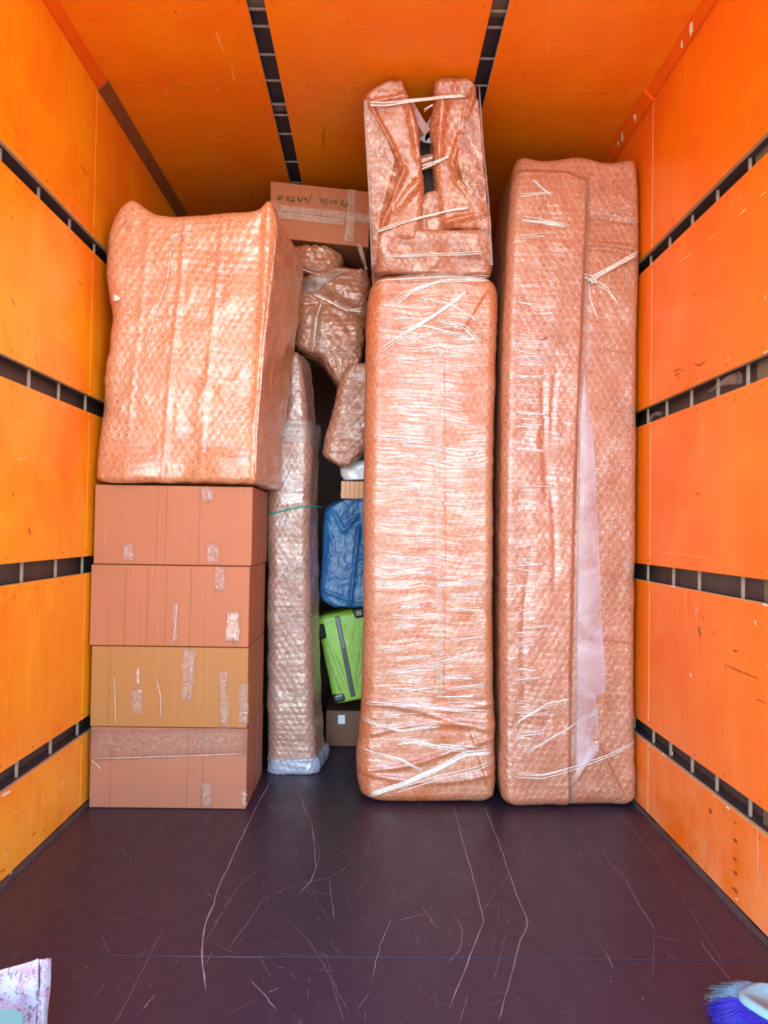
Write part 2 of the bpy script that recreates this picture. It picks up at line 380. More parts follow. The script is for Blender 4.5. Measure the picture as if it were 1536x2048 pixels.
BODIES = {}
def wrapped(name, rows, depth, mt, parent, rl=.05, rr=.05, rb=.03, step=.008, cap=.05, bub=.0018, wr=.006, wrs=(9, 9), seed=1,
            post=None, back=None, cap_lo=None, lean=0., warp=.02):
    """closed body of horizontal rounded slices. rows: (z, xl, xr, yfront). Rounded corners rl/rr at the front, rb at the back;
    back(z)->(dxl, dxr) shifts the rear corners. Dense where it can be seen, coarse behind."""
    rows = sorted(rows); R = np.array(rows, float); z0, z1 = R[0, 0], R[-1, 0]
    nv = max(8, int((z1-z0)/step)); zs = np.linspace(z0, z1, nv+1)
    if cap_lo is None: cap_lo = cap
    def cub(c):   # smooth interpolation of a column
        y = np.interp(zs, R[:, 0], R[:, c]); k = max(1, int(.02/step))
        ker = np.ones(2*k+1)/(2*k+1); yp = np.pad(y, k, 'edge'); return np.convolve(yp, ker, 'valid')
    xl, xr, yf = cub(1), cub(2), cub(3)
    w0 = float(np.mean(xr-xl)); D = depth
    # perimeter points on a unit slice: a (0..1 across), b (0..1 back); start at back-left, go forward on the left side, across the front, back on the right, across the back
    pts = []
    def arc(cx, cy, r, a0, a1):
        n = max(4, int(abs(a1-a0)*r/step)+2)
        for t in np.linspace(a0, a1, n)[1:]: pts.append((cx+r*math.cos(t), cy+r*math.sin(t)))
    def line(p, q, st):
        n = max(2, int(math.hypot(q[0]-p[0], q[1]-p[1])/st))
        for t in np.linspace(0, 1, n+1)[1:]: pts.append((p[0]+(q[0]-p[0])*t, p[1]+(q[1]-p[1])*t))
    pts.append((0, D-rb)); line((0, D-rb), (0, rl), step*1.5); arc(rl, rl, rl, math.pi, 1.5*math.pi)
    line((rl, 0), (w0-rr, 0), step); arc(w0-rr, rr, rr, 1.5*math.pi, 2*math.pi); line((w0, rr), (w0, D-rb), step*1.5)
    arc(w0-rb, D-rb, rb, 0, .5*math.pi); line((w0-rb, D), (rb, D), .08); arc(rb, D-rb, rb, .5*math.pi, math.pi)
    pts = np.array(pts[:-1]); nu = len(pts)
    seg = np.hypot(*(np.roll(pts, -1, 0)-pts).T); s = np.concatenate([[0], np.cumsum(seg)])
    A, B = pts[:, 0], pts[:, 1]
    # rows including rounded caps
    def caprows(c, lo):
        n = max(3, int(c*1.2/step)) if c > 0 else 0
        return [(math.sin(t)*c, c-math.cos(t)*c) for t in np.linspace(0, math.pi/2, n+1)[1:]] if n else []
    Zr, Ins, idx = [], [], []
    lo, hi = caprows(cap_lo, True), caprows(cap, False)
    for h, ins in reversed(lo): Zr.append(z0+cap_lo-h if cap_lo else z0); Ins.append(ins); idx.append(0)
    main = [i for i, z in enumerate(zs) if z >= z0+cap_lo and z <= z1-cap]
    for i in main: Zr.append(zs[i]); Ins.append(0.); idx.append(i)
    for h, ins in hi: Zr.append(z1-cap+h); Ins.append(ins); idx.append(nv)
    Zr = np.array(Zr); Ins = np.array(Ins)
    XL, XR, YF = np.interp(Zr, zs, xl), np.interp(Zr, zs, xr), np.interp(Zr, zs, yf)
    # extra closing rings toward the middle
    for side in (0, 1):
        for fr in (.35, .7, .98):
            c = Ins[0 if side == 0 else -1]; z = Zr[0 if side == 0 else -1]
            ins2 = c+(min(w0, D)/2-c)*fr if side == 0 else c+(min(w0, D)/2-c)*fr
            k = 0 if side == 0 else len(Zr)
            Zr = np.insert(Zr, k, z); Ins = np.insert(Ins, k, ins2)
            XL = np.insert(XL, k, XL[0 if side == 0 else -1]); XR = np.insert(XR, k, XR[0 if side == 0 else -1]); YF = np.insert(YF, k, YF[0 if side == 0 else -1])
            if side == 0: pass
    order = np.arange(len(Zr))
    # sort bottom inserts: they were each inserted at index 0 so innermost is first already
    nr = len(Zr)
    sx = np.maximum(1-2*Ins/w0, .01)[:, None]; sy = np.maximum(1-2*Ins/D, .01)[:, None]
    an = (A/w0)[None, :]; bn = (B/D)[None, :]
    an = .5+(an-.5)*sx; bn = .5+(bn-.5)*sy
    bx = np.zeros((nr, 2)) if back is None else np.array([back(z) for z in Zr])
    Xc = (XL[:, None]+bx[:, :1]*bn)*(1-an)+(XR[:, None]+bx[:, 1:]*bn)*an
    Yc = YF[:, None]+bn*D
    Zc = np.repeat(Zr[:, None], nu, 1)
    P = np.stack([Xc, Yc, Zc], -1)
    U = np.repeat(s[None, :nu], nr, 0); V = np.repeat(np.concatenate([[0], np.cumsum(np.linalg.norm(np.diff(P[:, nu//3], axis=0), axis=1))])[:, None], nu, 1)
    Uw = U+warp*rnd2(U*5, V*5, seed+50); Vw = V+warp*rnd2(U*5, V*5, seed+51)
    du = np.roll(P, -1, 1)-np.roll(P, 1, 1); dv = np.gradient(P, axis=0)
    nrm = np.cross(du, dv); nrm /= np.maximum(np.linalg.norm(nrm, axis=-1, keepdims=True), 1e-9)
    per = s[-1]
    fade = np.clip((per-U)/.1, 0, 1)*np.clip(U/.1, 0, 1)
    h = bub*np.sqrt(np.clip(1-(hexd(Uw, Vw)/RB)**3, 0, 1))
    n1 = rnd2(U*wrs[0], V*wrs[1], seed); n2 = rnd2(U*wrs[0]*2.3+5, V*wrs[1]*2.3, seed+1); n3 = 1-np.abs(rnd2(U*wrs[0]*1.7, V*wrs[1]*1.7, seed+2))*2
    h = h+fade*wr*(n1+.5*n2+.5*n3)
    P = P+nrm*h[..., None]
    if post is not None: P = post(P, U, V)
    fl = P.reshape(-1, 3)
    i = np.arange(nr-1)[:, None]*nu; j = np.arange(nu)[None, :]; j2 = (j+1) % nu
    Fq = np.stack([i+j, i+j2, i+nu+j2, i+nu+j], -1).reshape(-1, 4)
    Un = Uw; u_next = np.roll(Uw, -1, 1).copy(); u_next[:, -1] = per+warp*0
    v_next = np.roll(Vw, -1, 1)
    uv = np.stack([np.stack([Un[:-1], Vw[:-1]], -1), np.stack([u_next[:-1], v_next[:-1]], -1), np.stack([u_next[1:], v_next[1:]], -1), np.stack([Un[1:], Vw[1:]], -1)], 2).reshape(-1, 2)
    o = obj(name, fl, Fq, mt, parent, uvs=uv, smooth=True)
    bv = BVHTree.FromPolygons([Vector(p) for p in fl[:]], [tuple(q) for q in Fq]) if len(Fq) < 200000 else None
    o_key = parent.name if parent else o.name
    BODIES[o_key] = bv; BODIES[o.name] = bv
    return o
def snap(bv, p, off=.004, dy=.6):
    """lay a point onto the front of a body by looking along +Y"""
    hit = bv.ray_cast(Vector((p[0], p[1]-dy, p[2])), Vector((0, 1, 0)))
    if hit[0] is None: return np.array(p)
    return np.array([hit[0].x, hit[0].y-off, hit[0].z])
def prow(py, l, r, Y, yf=None):
    a, b = at(l, py, Y), at(r, py, Y); return ((a[2]+b[2])/2, a[0], b[0], yf if yf is not None else Y)
def smooth1(a):
    a = np.asarray(a); b = a.copy(); b[1:-1] = (a[:-2]+2*a[1:-1]+a[2:])/4; return b
def patch(name, corners, Y, mt, parent, bv=None, off=.006, n=(8, 8), jag=0., thick=.0015, mid=None, label=None, amp=0.):
    """thin sheet laid on a body; corners TL,TR,BR,BL in photo pixels at depth Y"""
    c = [np.array(q, float) for q in corners]; V = []
    for i in range(n[1]+1):
        for j in range(n[0]+1):
            a, b = j/n[0], i/n[1]
            q = (c[0]*(1-a)+c[1]*a)*(1-b)+(c[3]*(1-a)+c[2]*a)*b
            if jag and (i in (0, n[1])): q = q+np.array([0, random.uniform(-jag, jag)])
            if jag and (j in (0, n[0])): q = q+np.array([random.uniform(-jag, jag)*.6, 0])
            p = at(q[0], q[1], Y)
            if bv is not None: p = snap(bv, p, off)
            else: p[1] -= off
            p[1] -= abs(random.gauss(0, amp)) if amp else 0
            V.append(p)
    V = np.array(V); k = len(V); nx = n[0]+1
    if bv is not None:
        G = V.reshape(n[1]+1, nx, 3); y = G[..., 1]
        for _ in range(1): y[:, 1:-1] = np.minimum(y[:, 1:-1], (y[:, :-2]+y[:, 2:])/2)
    back = V+np.array([0, thick, 0]); Fc = []
    for i in range(n[1]):
        for j in range(n[0]):
            q = (i*nx+j, (i+1)*nx+j, (i+1)*nx+j+1, i*nx+j+1); Fc.append(q)
    if thick:
        Fc += [tuple(x+k for x in reversed(q)) for q in Fc[:]]
        ring = [j for j in range(nx)]+[i*nx+n[0] for i in range(1, n[1]+1)]+[n[1]*nx+j for j in range(n[0]-1, -1, -1)]+[i*nx for i in range(n[1]-1, 0, -1)]
        for a, b in zip(ring, ring[1:]+ring[:1]): Fc.append((a, b, b+k, a+k))
        V = np.vstack([V, back])
    o = obj(name, V, Fc, mt, parent, smooth=True)
    if label: o['label'] = label
    return o
def tube(pts, rad, n=6, flat=1.0):
    """tube verts/faces along world points; rad a number or list"""
    pts = [Vector(p) for p in pts]; V, Fc = [], []; up = Vector((0, 1, 0))
    for i, p in enumerate(pts):
        t = (pts[min(i+1, len(pts)-1)]-pts[max(i-1, 0)]).normalized()
        a = t.cross(up); a = a.normalized() if a.length > 1e-4 else Vector((1, 0, 0)); b = a.cross(t)
        r = rad[i] if isinstance(rad, (list, tuple)) else rad
        for k in range(n):
            w_ = 2*math.pi*k/n; V.append(tuple(p+a*math.cos(w_)*r+b*math.sin(w_)*r*flat))
    for i in range(len(pts)-1):
        for k in range(n): Fc.append((i*n+k, i*n+(k+1) % n, (i+1)*n+(k+1) % n, (i+1)*n+k))
    Fc.append(tuple(range(n-1, -1, -1))); Fc.append(tuple((len(pts)-1)*n+k for k in range(n)))
    return V, Fc
def resample(pp, k):
    pp = np.array(pp, float); d = np.concatenate([[0], np.cumsum(np.hypot(*np.diff(pp[:, :2], axis=0).T))]); t = np.linspace(0, d[-1], k)
    return np.stack([np.interp(t, d, pp[:, c]) for c in range(pp.shape[1])], -1)
def strand(name, pix, Y, rad, mt, parent, bv=None, off=.004, k=24, flat=.35, fibres=1, spread=.004, taper=True):
    """bunched stretch film: a few fine fibres running over a body between photo pixels"""
    parts = []
    q = resample(pix, k)
    for f in range(fibres):
        P = []
        o1, o2 = (random.uniform(-spread, spread), random.uniform(-spread, spread)) if fibres > 1 else (0, 0)
        for i, (x, y) in enumerate(q):
            p = at(x, y, Y)
            t = i/(k-1)
            p[2] += o1*(1-t)+o2*t
            P.append(snap(bv, p, off) if bv is not None else p)
        P = np.array(P)
        if bv is not None:
            for _ in range(3): P[1:-1, 1] = np.minimum(P[1:-1, 1], (P[:-2, 1]+P[2:, 1])/2)
        rr = [rad*(.35+.65*math.sin(math.pi*min(1, max(0, i/(k-1))))**.5) if taper else rad for i in range(k)]
        parts.append(tube(P, rr, 6, flat))
    V, Fc = merge(parts)
    return obj(name, V, Fc, mt, parent, smooth=True)

# ------------------------------------------------------------------ the hold: walls, ceiling, floor
XW, H, YS, YB = 1.225, 3.18, 3.3475, 5.30
SLOTS = [(.316, .388), (1.018, 1.091), (1.717, 1.791), (2.421, 2.486)]
BANDS = [(.016, .316), (.388, 1.018), (1.091, 1.717), (1.791, 2.421), (2.486, 3.176)]
def panel(name, verts, front_faces, parent, m):
    idx = [0 if i in front_faces else 1 for i in range(6)]
    return obj(name, verts, BOXF, [m, M['ply']], parent, midx=idx)
for side, nm, pm in ((-1, 'wall_left', 'paint_left_lit'), (1, 'wall_right', 'paint_right_dim')):
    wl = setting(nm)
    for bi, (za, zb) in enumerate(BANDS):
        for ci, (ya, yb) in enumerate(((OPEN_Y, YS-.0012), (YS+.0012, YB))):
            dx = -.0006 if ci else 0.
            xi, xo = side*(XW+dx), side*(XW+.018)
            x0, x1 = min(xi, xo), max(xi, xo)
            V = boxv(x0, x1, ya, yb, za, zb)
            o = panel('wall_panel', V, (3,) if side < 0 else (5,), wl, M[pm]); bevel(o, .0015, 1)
    # outer skin and lashing rails behind the slots
    obj('outer_skin', boxv(*sorted((side*(XW+.085), side*(XW+.10))), OPEN_Y, YB+.05, -.05, H+.12), BOXF, M['rail'], wl)
    for (za, zb) in SLOTS:
        a, b = sorted((side*(XW+.019), side*(XW+.084)))
        V, Fc = merge([(boxv(a, b, OPEN_Y, YB, za-.03, za-.004), BOXF), (boxv(a, b, OPEN_Y, YB, zb+.004, zb+.03), BOXF),
                       (boxv(*sorted((side*(XW+.070), side*(XW+.083))), OPEN_Y, YB, za-.01, zb+.01), BOXF)])
        obj('lashing_rail', V, Fc, M['rail'], wl)
    # fins across each slot
    ys_all = {-1: [[2.578, 2.876, 3.169, 3.45], [2.555, 2.835, 3.103, 3.39], [2.53, 2.818, 3.116, 3.40], [2.52, 2.819, 3.110, 3.39]][::-1],
              1: [[2.385, 2.534, 2.777, 2.999, 3.232, 3.456], [2.385, 2.54, 2.763, 2.997, 3.252, 3.479], [2.385, 2.569, 2.915, 3.166, 3.463], [2.379, 2.512, 2.756, 2.969, 3.185, 3.378]][::-1]}[side]
    base_v = boxv(-.005, .005, -.0035, .0035, -.042, .042); proto = None
    for (za, zb), ys in zip(SLOTS, ys_all):
        for y in ys+[ys[0]-.27*k for k in (1, 2, 3, 4, 5)]+[ys[-1]+.25*k for k in (1, 2, 3)]:
            if y < OPEN_Y+.05: continue
            p = (side*(XW+.034), y, (za+zb)/2)
            if proto is None:
                proto = obj('rail_bar', np.array(base_v)+np.array(p), BOXF, M['rail_bar'], wl, loc=p)
            else:
                o = proto.copy(); COL.objects.link(o); o.parent = wl; o.location = p
    for (za, zb), (ya, yb) in zip(SLOTS, ((2.39, 2.45), (2.39, 2.45), (2.40, 2.50), (2.40, 2.52))):
        if side > 0: obj('rail_plate', boxv(*sorted((side*(XW+.045), side*(XW+.052))), ya, yb, za-.004, zb+.004), BOXF, M['rail_plate'], wl)
ce = setting('ceiling')
GX = [(-.488, -.420), (.426, .489)]
for (xa, xb) in ((-XW, GX[0][0]), (GX[0][1], GX[1][0]), (GX[1][1], XW)):
    for ci, (ya, yb) in enumerate(((OPEN_Y, YS-.001), (YS+.001, YB))):
        o = panel('ceiling_panel', boxv(xa, xb, ya, yb, H+(.0015 if ci else 0), H+.018), (0,), ce, M['paint_ceiling']); bevel(o, .0012, 1)
obj('roof_skin', boxv(-XW-.1, XW+.1, OPEN_Y, YB+.05, H+.09, H+.12), BOXF, M['rail'], ce)
for (xa, xb) in GX:
    V, Fc = merge([(boxv(xa-.03, xa-.004, OPEN_Y, YB, H+.019, H+.08), BOXF), (boxv(xb+.004, xb+.03, OPEN_Y, YB, H+.019, H+.08), BOXF), (boxv(xa-.01, xb+.01, OPEN_Y, YB, H+.07, H+.085), BOXF)])
    obj('lashing_rail', V, Fc, M['rail'], ce)
    ys = [2.62, 2.806, 2.905, 3.006, 3.188, 3.375, 3.566, 3.659, 3.835, 4.129, 4.38, 4.64, 4.9] if xa < 0 else [2.60, 2.789, 2.884, 2.979, 3.181, 3.377, 3.57, 3.66, 3.84, 4.13]
    proto = None
    for y in ys+[2.3, 2.0, 1.7, 1.4, 1.1, .8]:
        p = ((xa+xb)/2, y, H+.030)
        if proto is None: proto = obj('rail_bar', np.array(boxv(-.038, .038, -.003, .003, -.004, .004))+np.array(p), BOXF, M['rail_bar'], ce, loc=p)
        else:
            o = proto.copy(); COL.objects.link(o); o.parent = ce; o.location = p
    for ya, yb in ((2.83, 2.94), (3.585, 3.655)):
        obj('rail_plate', boxv(xa-.003, xb+.003, ya, yb, H+.045, H+.052), BOXF, M['rail_plate'], ce)
# back wall, floor
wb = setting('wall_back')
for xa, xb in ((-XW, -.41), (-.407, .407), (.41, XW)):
    bevel(panel('wall_panel', boxv(xa, xb, YB, YB+.018, .01, H), (2,), wb, M['shade_brown_wall']), .0015, 1)
obj('outer_skin', boxv(-XW-.1, XW+.1, YB+.03, YB+.06, -.05, H+.12), BOXF, M['rail'], wb)
fl = setting('floor')
for xa, xb in ((-XW-.02, XW+.02),):
    for k, (ya, yb) in enumerate(((OPEN_Y-.01, 2.2325), (2.2355, 4.40), (4.403, YB+.02))):
        bevel(obj('floor_sheet', boxv(xa, xb, ya, yb, -.03, 0), BOXF, M['floor_b' if k == 0 else 'floor_a'], fl), .0012, 1)
obj('floor_beams', boxv(-XW-.08, XW+.08, OPEN_Y, YB+.03, -.16, -.032), BOXF, M['rail'], fl)
# corner strips between wall and ceiling: painted near, bare brown further in
def corner(side, ya, yb, m, n, wd=.044):
    x = side*(XW-.0005); V = []
    for y in (ya, yb):
        V += [(x, y, H-.0005), (x-side*wd, y, H-.0005), (x-side*wd, y, H-.009), (x-side*.010, y, H-wd), (x, y, H-wd)]
    Fc = [(0, 1, 2, 3, 4), (9, 8, 7, 6, 5)]+[(i, (i+1) % 5+0, (i+1) % 5+5, i+5) for i in range(5)]
    Fc = [f if side > 0 else tuple(reversed(f)) for f in Fc]
    o = obj('trim_%d' % n, V, Fc, m); tag(o, kind='structure')
corner(-1, OPEN_Y, YS, M['paint_red'], 1, .036); corner(-1, YS, YB, M['brown_strip'], 2)
corner(1, OPEN_Y, YS-.02, M['paint_red'], 3, .036); corner(1, YS-.02, YB, M['paint_red'], 4, .046)
for side, nm in ((-1, 'baseboard_left'), (1, 'baseboard_right')):
    V = []
    rr_ = random.Random(3); ys = np.linspace(OPEN_Y, YB-.01, 60)
    for y in ys:
        wz = .010+.006*rr_.random(); wx = .010+.008*rr_.random()
        V += [(side*XW, y, .0003), (side*(XW-wx), y, .0003), (side*(XW-.004), y, wz), (side*XW, y, wz)]
    Fc = []
    for i in range(len(ys)-1):
        for k in range(4): Fc.append((i*4+k, i*4+(k+1) % 4, i*4+4+(k+1) % 4, i*4+4+k))
    tag(obj(nm, V, Fc, M['dirt']), kind='structure')
gr = obj('ground', boxv(-40, 40, -60, OPEN_Y-.3, -1.25, -1.15), BOXF, M['ground']); tag(gr, kind='structure')

# --- marks: scratches on the floor (thin, 0.3 mm proud), chips and scars on the walls
def ribbon(P, widths, nrm):
    P = [np.array(p, float) for p in P]; V, Fc = [], []; nrm = np.array(nrm, float)
    for i, p in enumerate(P):
        t = P[min(i+1, len(P)-1)]-P[max(i-1, 0)]; t /= max(1e-9, np.linalg.norm(t)); a = np.cross(t, nrm); V += [p-a*widths[i]/2, p+a*widths[i]/2]
    for i in range(len(P)-1): Fc.append((2*i, 2*i+1, 2*i+3, 2*i+2))
    return V, Fc
SCR = [  # photo pixels on the floor, width mm
 ([(545, 1556), (520, 1600), (480, 1680), (440, 1770), (410, 1850), (403, 1890), (404, 1930), (412, 1980)], 5.0, 1),
 ([(595, 1575), (612, 1625), (623, 1640), (628, 1690), (632, 1740), (620, 1765), (600, 1785)], 3.0, 1), ([(625, 1660), (641, 1705), (630, 1745)], 1.5, 0),
 ([(740, 1676), (735, 1705), (705, 1725), (660, 1755), (620, 1765), (560, 1780), (525, 1800), (500, 1840), (455, 1898)], 2.0, 0),
 ([(519, 1736), (478, 1772), (440, 1832), (398, 1905)], 2.0, 0), ([(908, 1612), (925, 1680), (950, 1770), (968, 1840), (945, 1900), (900, 2015)], 3.2, 1),
 ([(970, 1616), (1000, 1690), (1030, 1780), (1056, 1845), (1040, 1885), (1020, 1960), (997, 2040)], 3.0, 1), ([(1060, 1660), (1050, 1700), (1010, 1760), (965, 1820), (948, 1856)], 1.8, 0),
 ([(1192, 1690), (1250, 1760), (1310, 1862)], 2.2, 1), ([(1235, 1620), (1330, 1740), (1455, 1940)], 1.8, 0), ([(1398, 1880), (1432, 1925), (1466, 1965)], 1.8, 1), ([(1308, 1862), (1306, 1950)], 1.4, 0),
 ([(657, 1754), (668, 1838)], 2., 1), ([(782, 1838), (760, 1890), (745, 1955)], 2.4, 1), ([(792, 1842), (852, 1826), (876, 1858)], 2.6, 1), ([(843, 1815), (856, 1828)], 2.2, 1), ([(780, 1765), (795, 1810)], 1.4, 0),
 ([(580, 1716), (630, 1790), (655, 1840)], 1.2, 0), ([(565, 1825), (620, 1885), (665, 1960), (700, 2030)], 1.8, 0), ([(654, 1915), (668, 1980), (690, 2048)], 1.5, 0), ([(502, 1962), (530, 1990), (552, 2020)], 2.8, 1), ([(520, 1914), (542, 1954)], 1.8, 0),
 ([(908, 1828), (925, 1860), (920, 1900), (895, 1926)], 2.0, 1), ([(1010, 1870), (1000, 1920), (986, 1962)], 2.2, 0), ([(826, 1955), (845, 1985), (880, 2005), (925, 2022)], 1.4, 0), ([(935, 1990), (918, 2048)], 2.0, 0),
 ([(545, 1915), (330, 1913)], 1.6, 1), ([(836, 1630), (880, 1730)], 1.2, 0), ([(876, 1672), (935, 1765)], 1.2, 0), ([(965, 1763), (1030, 1752)], 1.2, 0), ([(890, 1812), (1010, 1808)], 1.2, 0), ([(990, 1716), (991, 1760)], 1.4, 0),
 ([(996, 1802), (997, 1845)], 1.8, 0), ([(990, 1870), (985, 1900)], 1.6, 0), ([(850, 1865), (852, 1888)], 1.4, 0), ([(552, 1936), (568, 1935)], 3., 1), ([(630, 1939), (675, 1942)], 1.8, 0), ([(536, 1985), (560, 1975)], 2.6, 1),
 ([(238, 1688), (253, 1718)], 2.2, 0), ([(320, 1655), (322, 1662), (335, 1676)], 2.4, 0), ([(185, 1797), (262, 1793)], 1.4, 0), ([(322, 1865), (290, 1930), (250, 2010), (228, 2048)], 1.8, 0), ([(310, 1990), (285, 2018)], 2.6, 1), ([(260, 1820), (278, 1818)], 3., 0),
 ([(1340, 1960), (1380, 2000)], 1.2, 0), ([(1150, 1800), (1220, 1790)], 1.2, 0), ([(1080, 1990), (1150, 1975)], 1.4, 0), ([(200, 1865), (222, 1912)], 1.4, 0), ([(1100, 1700), (1175, 1800)], 1.0, 0), ([(1180, 1850), (1240, 1960)], 1.2, 0),
]
parts = {0: [], 1: []}
rs = random.Random(11)
for pp, wmm, br in SCR:
    q = resample(pp, max(4, len(pp)*4)); P = [on_floor(x, y, .0004) for x, y in q]
    for i in range(1, len(P)-1): P[i] = P[i]+np.array([rs.gauss(0, .0012), rs.gauss(0, .001), 0])
    wd = [wmm*.0008*(.45+.75*rs.random()) for _ in P]; wd[0] *= .3; wd[-1] *= .3
    parts[br].append(ribbon(P, wd, (0, 0, 1)))
for k in range(420):      # short nicks and crumbs
    x, y = rs.uniform(-1.15, 1.15), rs.uniform(1.9, 3.5); a = rs.gauss(1.57, .7); L = rs.choice([.006, .01, .02, .05, .09]); 
    P = [(x+math.cos(a)*L*t, y+math.sin(a)*L*t, .0003) for t in (0, .4, .75, 1)]
    wd_ = rs.uniform(.0006, .0014)*(2.2 if L < .012 else 1)
    parts[0 if rs.random() < .7 else 1].append(ribbon(P, [wd_*.5, wd_, wd_, wd_*.4], (0, 0, 1)))
for br, nm in ((1, 'scratches'), (0, 'faint_scratches')):
    V, Fc = merge(parts[br]); tag(obj(nm, V, Fc, M['scratch' if br else 'scratch_soft'], fl), kind='stuff')
def blob(c, nrm, a, b, ang, r_):
    """irregular flat flake"""
    nrm = np.array(nrm, float); t = np.cross(nrm, (0, 1, 0)); 
    if np.linalg.norm(t) < .1: t = np.array((1., 0, 0))
    t /= np.linalg.norm(t); s_ = np.cross(nrm, t); n = 9; V = []
    for k in range(n):
        w_ = 2*math.pi*k/n; q = r_.uniform(.55, 1.1); x, y = a*math.cos(w_)*q, b*math.sin(w_)*q
        V.append(np.array(c)+t*(x*math.cos(ang)-y*math.sin(ang))+s_*(x*math.sin(ang)+y*math.cos(ang)))
    return V, [tuple(range(n))]
def wall_marks(side, lst, wl_name):
    wl = bpy.data.objects[wl_name]; byc = {}
    for item in lst:
        kind, pp, wmm = item
        xw = side*(XW-.0036)
        if len(pp) == 1:
            byc.setdefault(kind, []).append(blob(on_wall(*pp[0], xw), (-side, 0, 0), wmm[0], wmm[1], wmm[2], rs))
        else:
            q = resample(pp, len(pp)*3); P = [on_wall(x, y, xw) for x, y in q]
            wd = [wmm*.001*(.4+.8*rs.random()) for _ in P]; wd[0] *= .3; wd[-1] *= .3
            byc.setdefault(kind, []).append(ribbon(P, wd, (-side, 0, 0)))
    for kind, prs in byc.items():
        V, Fc = merge(prs); tag(obj({'l': 'paint_chips', 'w': 'bare_chips', 'd': 'dark_scars'}[kind], V, Fc, M[{'l': 'chip_light', 'w': 'chip_white', 'd': 'chip_dark'}[kind]], wl), kind='stuff')
LM = [('l', [(100, 520), (121, 535)], 3), ('l', [(90, 565), (98, 582)], 3), ('d', [(22, 595), (32, 612)], 4), ('d', [(155, 562), (168, 572)], 3), ('d', [(50, 650), (57, 668)], 3), ('d', [(70, 703), (79, 742)], 2.5), ('d', [(42, 830), (46, 842)], 3),
      ('d', [(57, 1055), (63, 1070)], 7), ('l', [(208, 378), (213, 388)], 3), ('l', [(162, 198), (195, 295)], 1.4), ('d', [(160, 330), (178, 352)], 3), ('d', [(142, 360), (150, 374)], 2), ('l', [(150, 382), (158, 395)], 2), ('l', [(84, 1250), (92, 1256)], 4), ('l', [(96, 1300), (104, 1315)], 6),
      ('w', [(120, 1570), (128, 1560)], 6), ('w', [(125, 1576)], (.006, .006, 0)), ('w', [(8, 1700), (14, 1712)], 4), ('w', [(18, 1750), (26, 1742)], 5), ('d', [(64, 1672), (72, 1664)], 4), ('d', [(84, 1664), (90, 1658)], 3), ('d', [(0, 1745), (12, 1738)], 3), ('w', [(3, 1592), (22, 1582)], 10),
      ('l', [(0, 1538), (40, 1512)], 2), ('w', [(62, 1650), (66, 1640)], 3), ('w', [(30, 1620), (34, 1628)], 6), ('l', [(168, 300), (172, 470)], 1.0), ('l', [(187, 480), (184, 640)], 1.2), ('l', [(120, 860), (118, 875)], 5), ('l', [(30, 920), (60, 915)], 5)]
RM = [('l', [(1476, 432), (1494, 417)], 6), ('l', [(1517, 396), (1533, 383)], 6), ('l', [(1360, 525), (1388, 504)], 5), ('l', [(1413, 483), (1433, 466)], 3), ('l', [(1348, 620), (1360, 612)], 4), ('l', [(1420, 612), (1435, 603)], 3), ('l', [(1374, 500), (1380, 506)], 3),
      ('d', [(1345, 744), (1358, 737), (1368, 742)], 4), ('d', [(1349, 752), (1357, 745)], 5), ('d', [(1388, 727), (1398, 731), (1411, 722)], 4), ('d', [(1355, 760), (1360, 752)], 4), ('d', [(1466, 805), (1472, 795)], 3), ('d', [(1383, 590), (1392, 588)], 2),
      ('d', [(1457, 1333), (1480, 1343), (1517, 1358)], 4.5), ('d', [(1449, 1330), (1453, 1333)], 5), ('d', [(1512, 1398), (1532, 1407)], 3), ('d', [(1465, 1300), (1474, 1303)], 6), ('d', [(1396, 1252), (1400, 1275)], 10), ('d', [(1425, 1268), (1430, 1262)], 5),
      ('w', [(1509, 1240), (1514, 1252)], 8), ('w', [(1379, 1345), (1384, 1353)], 14), ('l', [(1302, 1102), (1345, 1107), (1390, 1112), (1424, 1119)], 2.4), ('w', [(1390, 1230), (1399, 1212)], 4), ('w', [(1379, 1375), (1381, 1379)], 5),
      ('d', [(1370, 1009)], (.006, .006, 0)), ('d', [(1388, 985), (1398, 990)], 3), ('d', [(1396, 1585), (1397, 1600)], 3), ('d', [(1420, 1622)], (.012, .012, 0)), ('d', [(1468, 1648), (1472, 1645)], 5), ('d', [(1467, 1678), (1474, 1685)], 10), ('d', [(1466, 1715), (1472, 1722)], 8), ('d', [(1466, 1742), (1474, 1750)], 9), ('d', [(1465, 1775), (1474, 1785)], 12),
      ('w', [(1410, 1670), (1408, 1730)], 3), ('w', [(1515, 1650), (1517, 1790)], 5), ('w', [(1470, 1796), (1476, 1800)], 10), ('w', [(1296, 1400), (1295, 1450)], 2), ('w', [(1345, 1507)], (.010, .006, 0)), ('w', [(1322, 1506), (1334, 1514)], 6), ('w', [(1450, 1612), (1460, 1618)], 8), ('l', [(1305, 1250), (1303, 1440)], 1.2), ('l', [(1307, 540), (1306, 600)], 2), ('d', [(1298, 450), (1300, 460)], 3),
      ('w', [(1338, 1171), (1352, 1174)], 5), ('w', [(1525, 1208), (1536, 1212)], 6), ('w', [(1527, 706), (1536, 702)], 5), ('l', [(1332, 1735), (1330, 1700)], 2)]
wall_marks(-1, LM, 'wall_left'); wall_marks(1, RM, 'wall_right')
def onceil(px, py):
    d = AF*F_PX+AR*(px-768)-AU*(py-1024); return CAM+d*((H-.0012-CAM[2])/d[2])
pr = {'l': [], 'd': []}
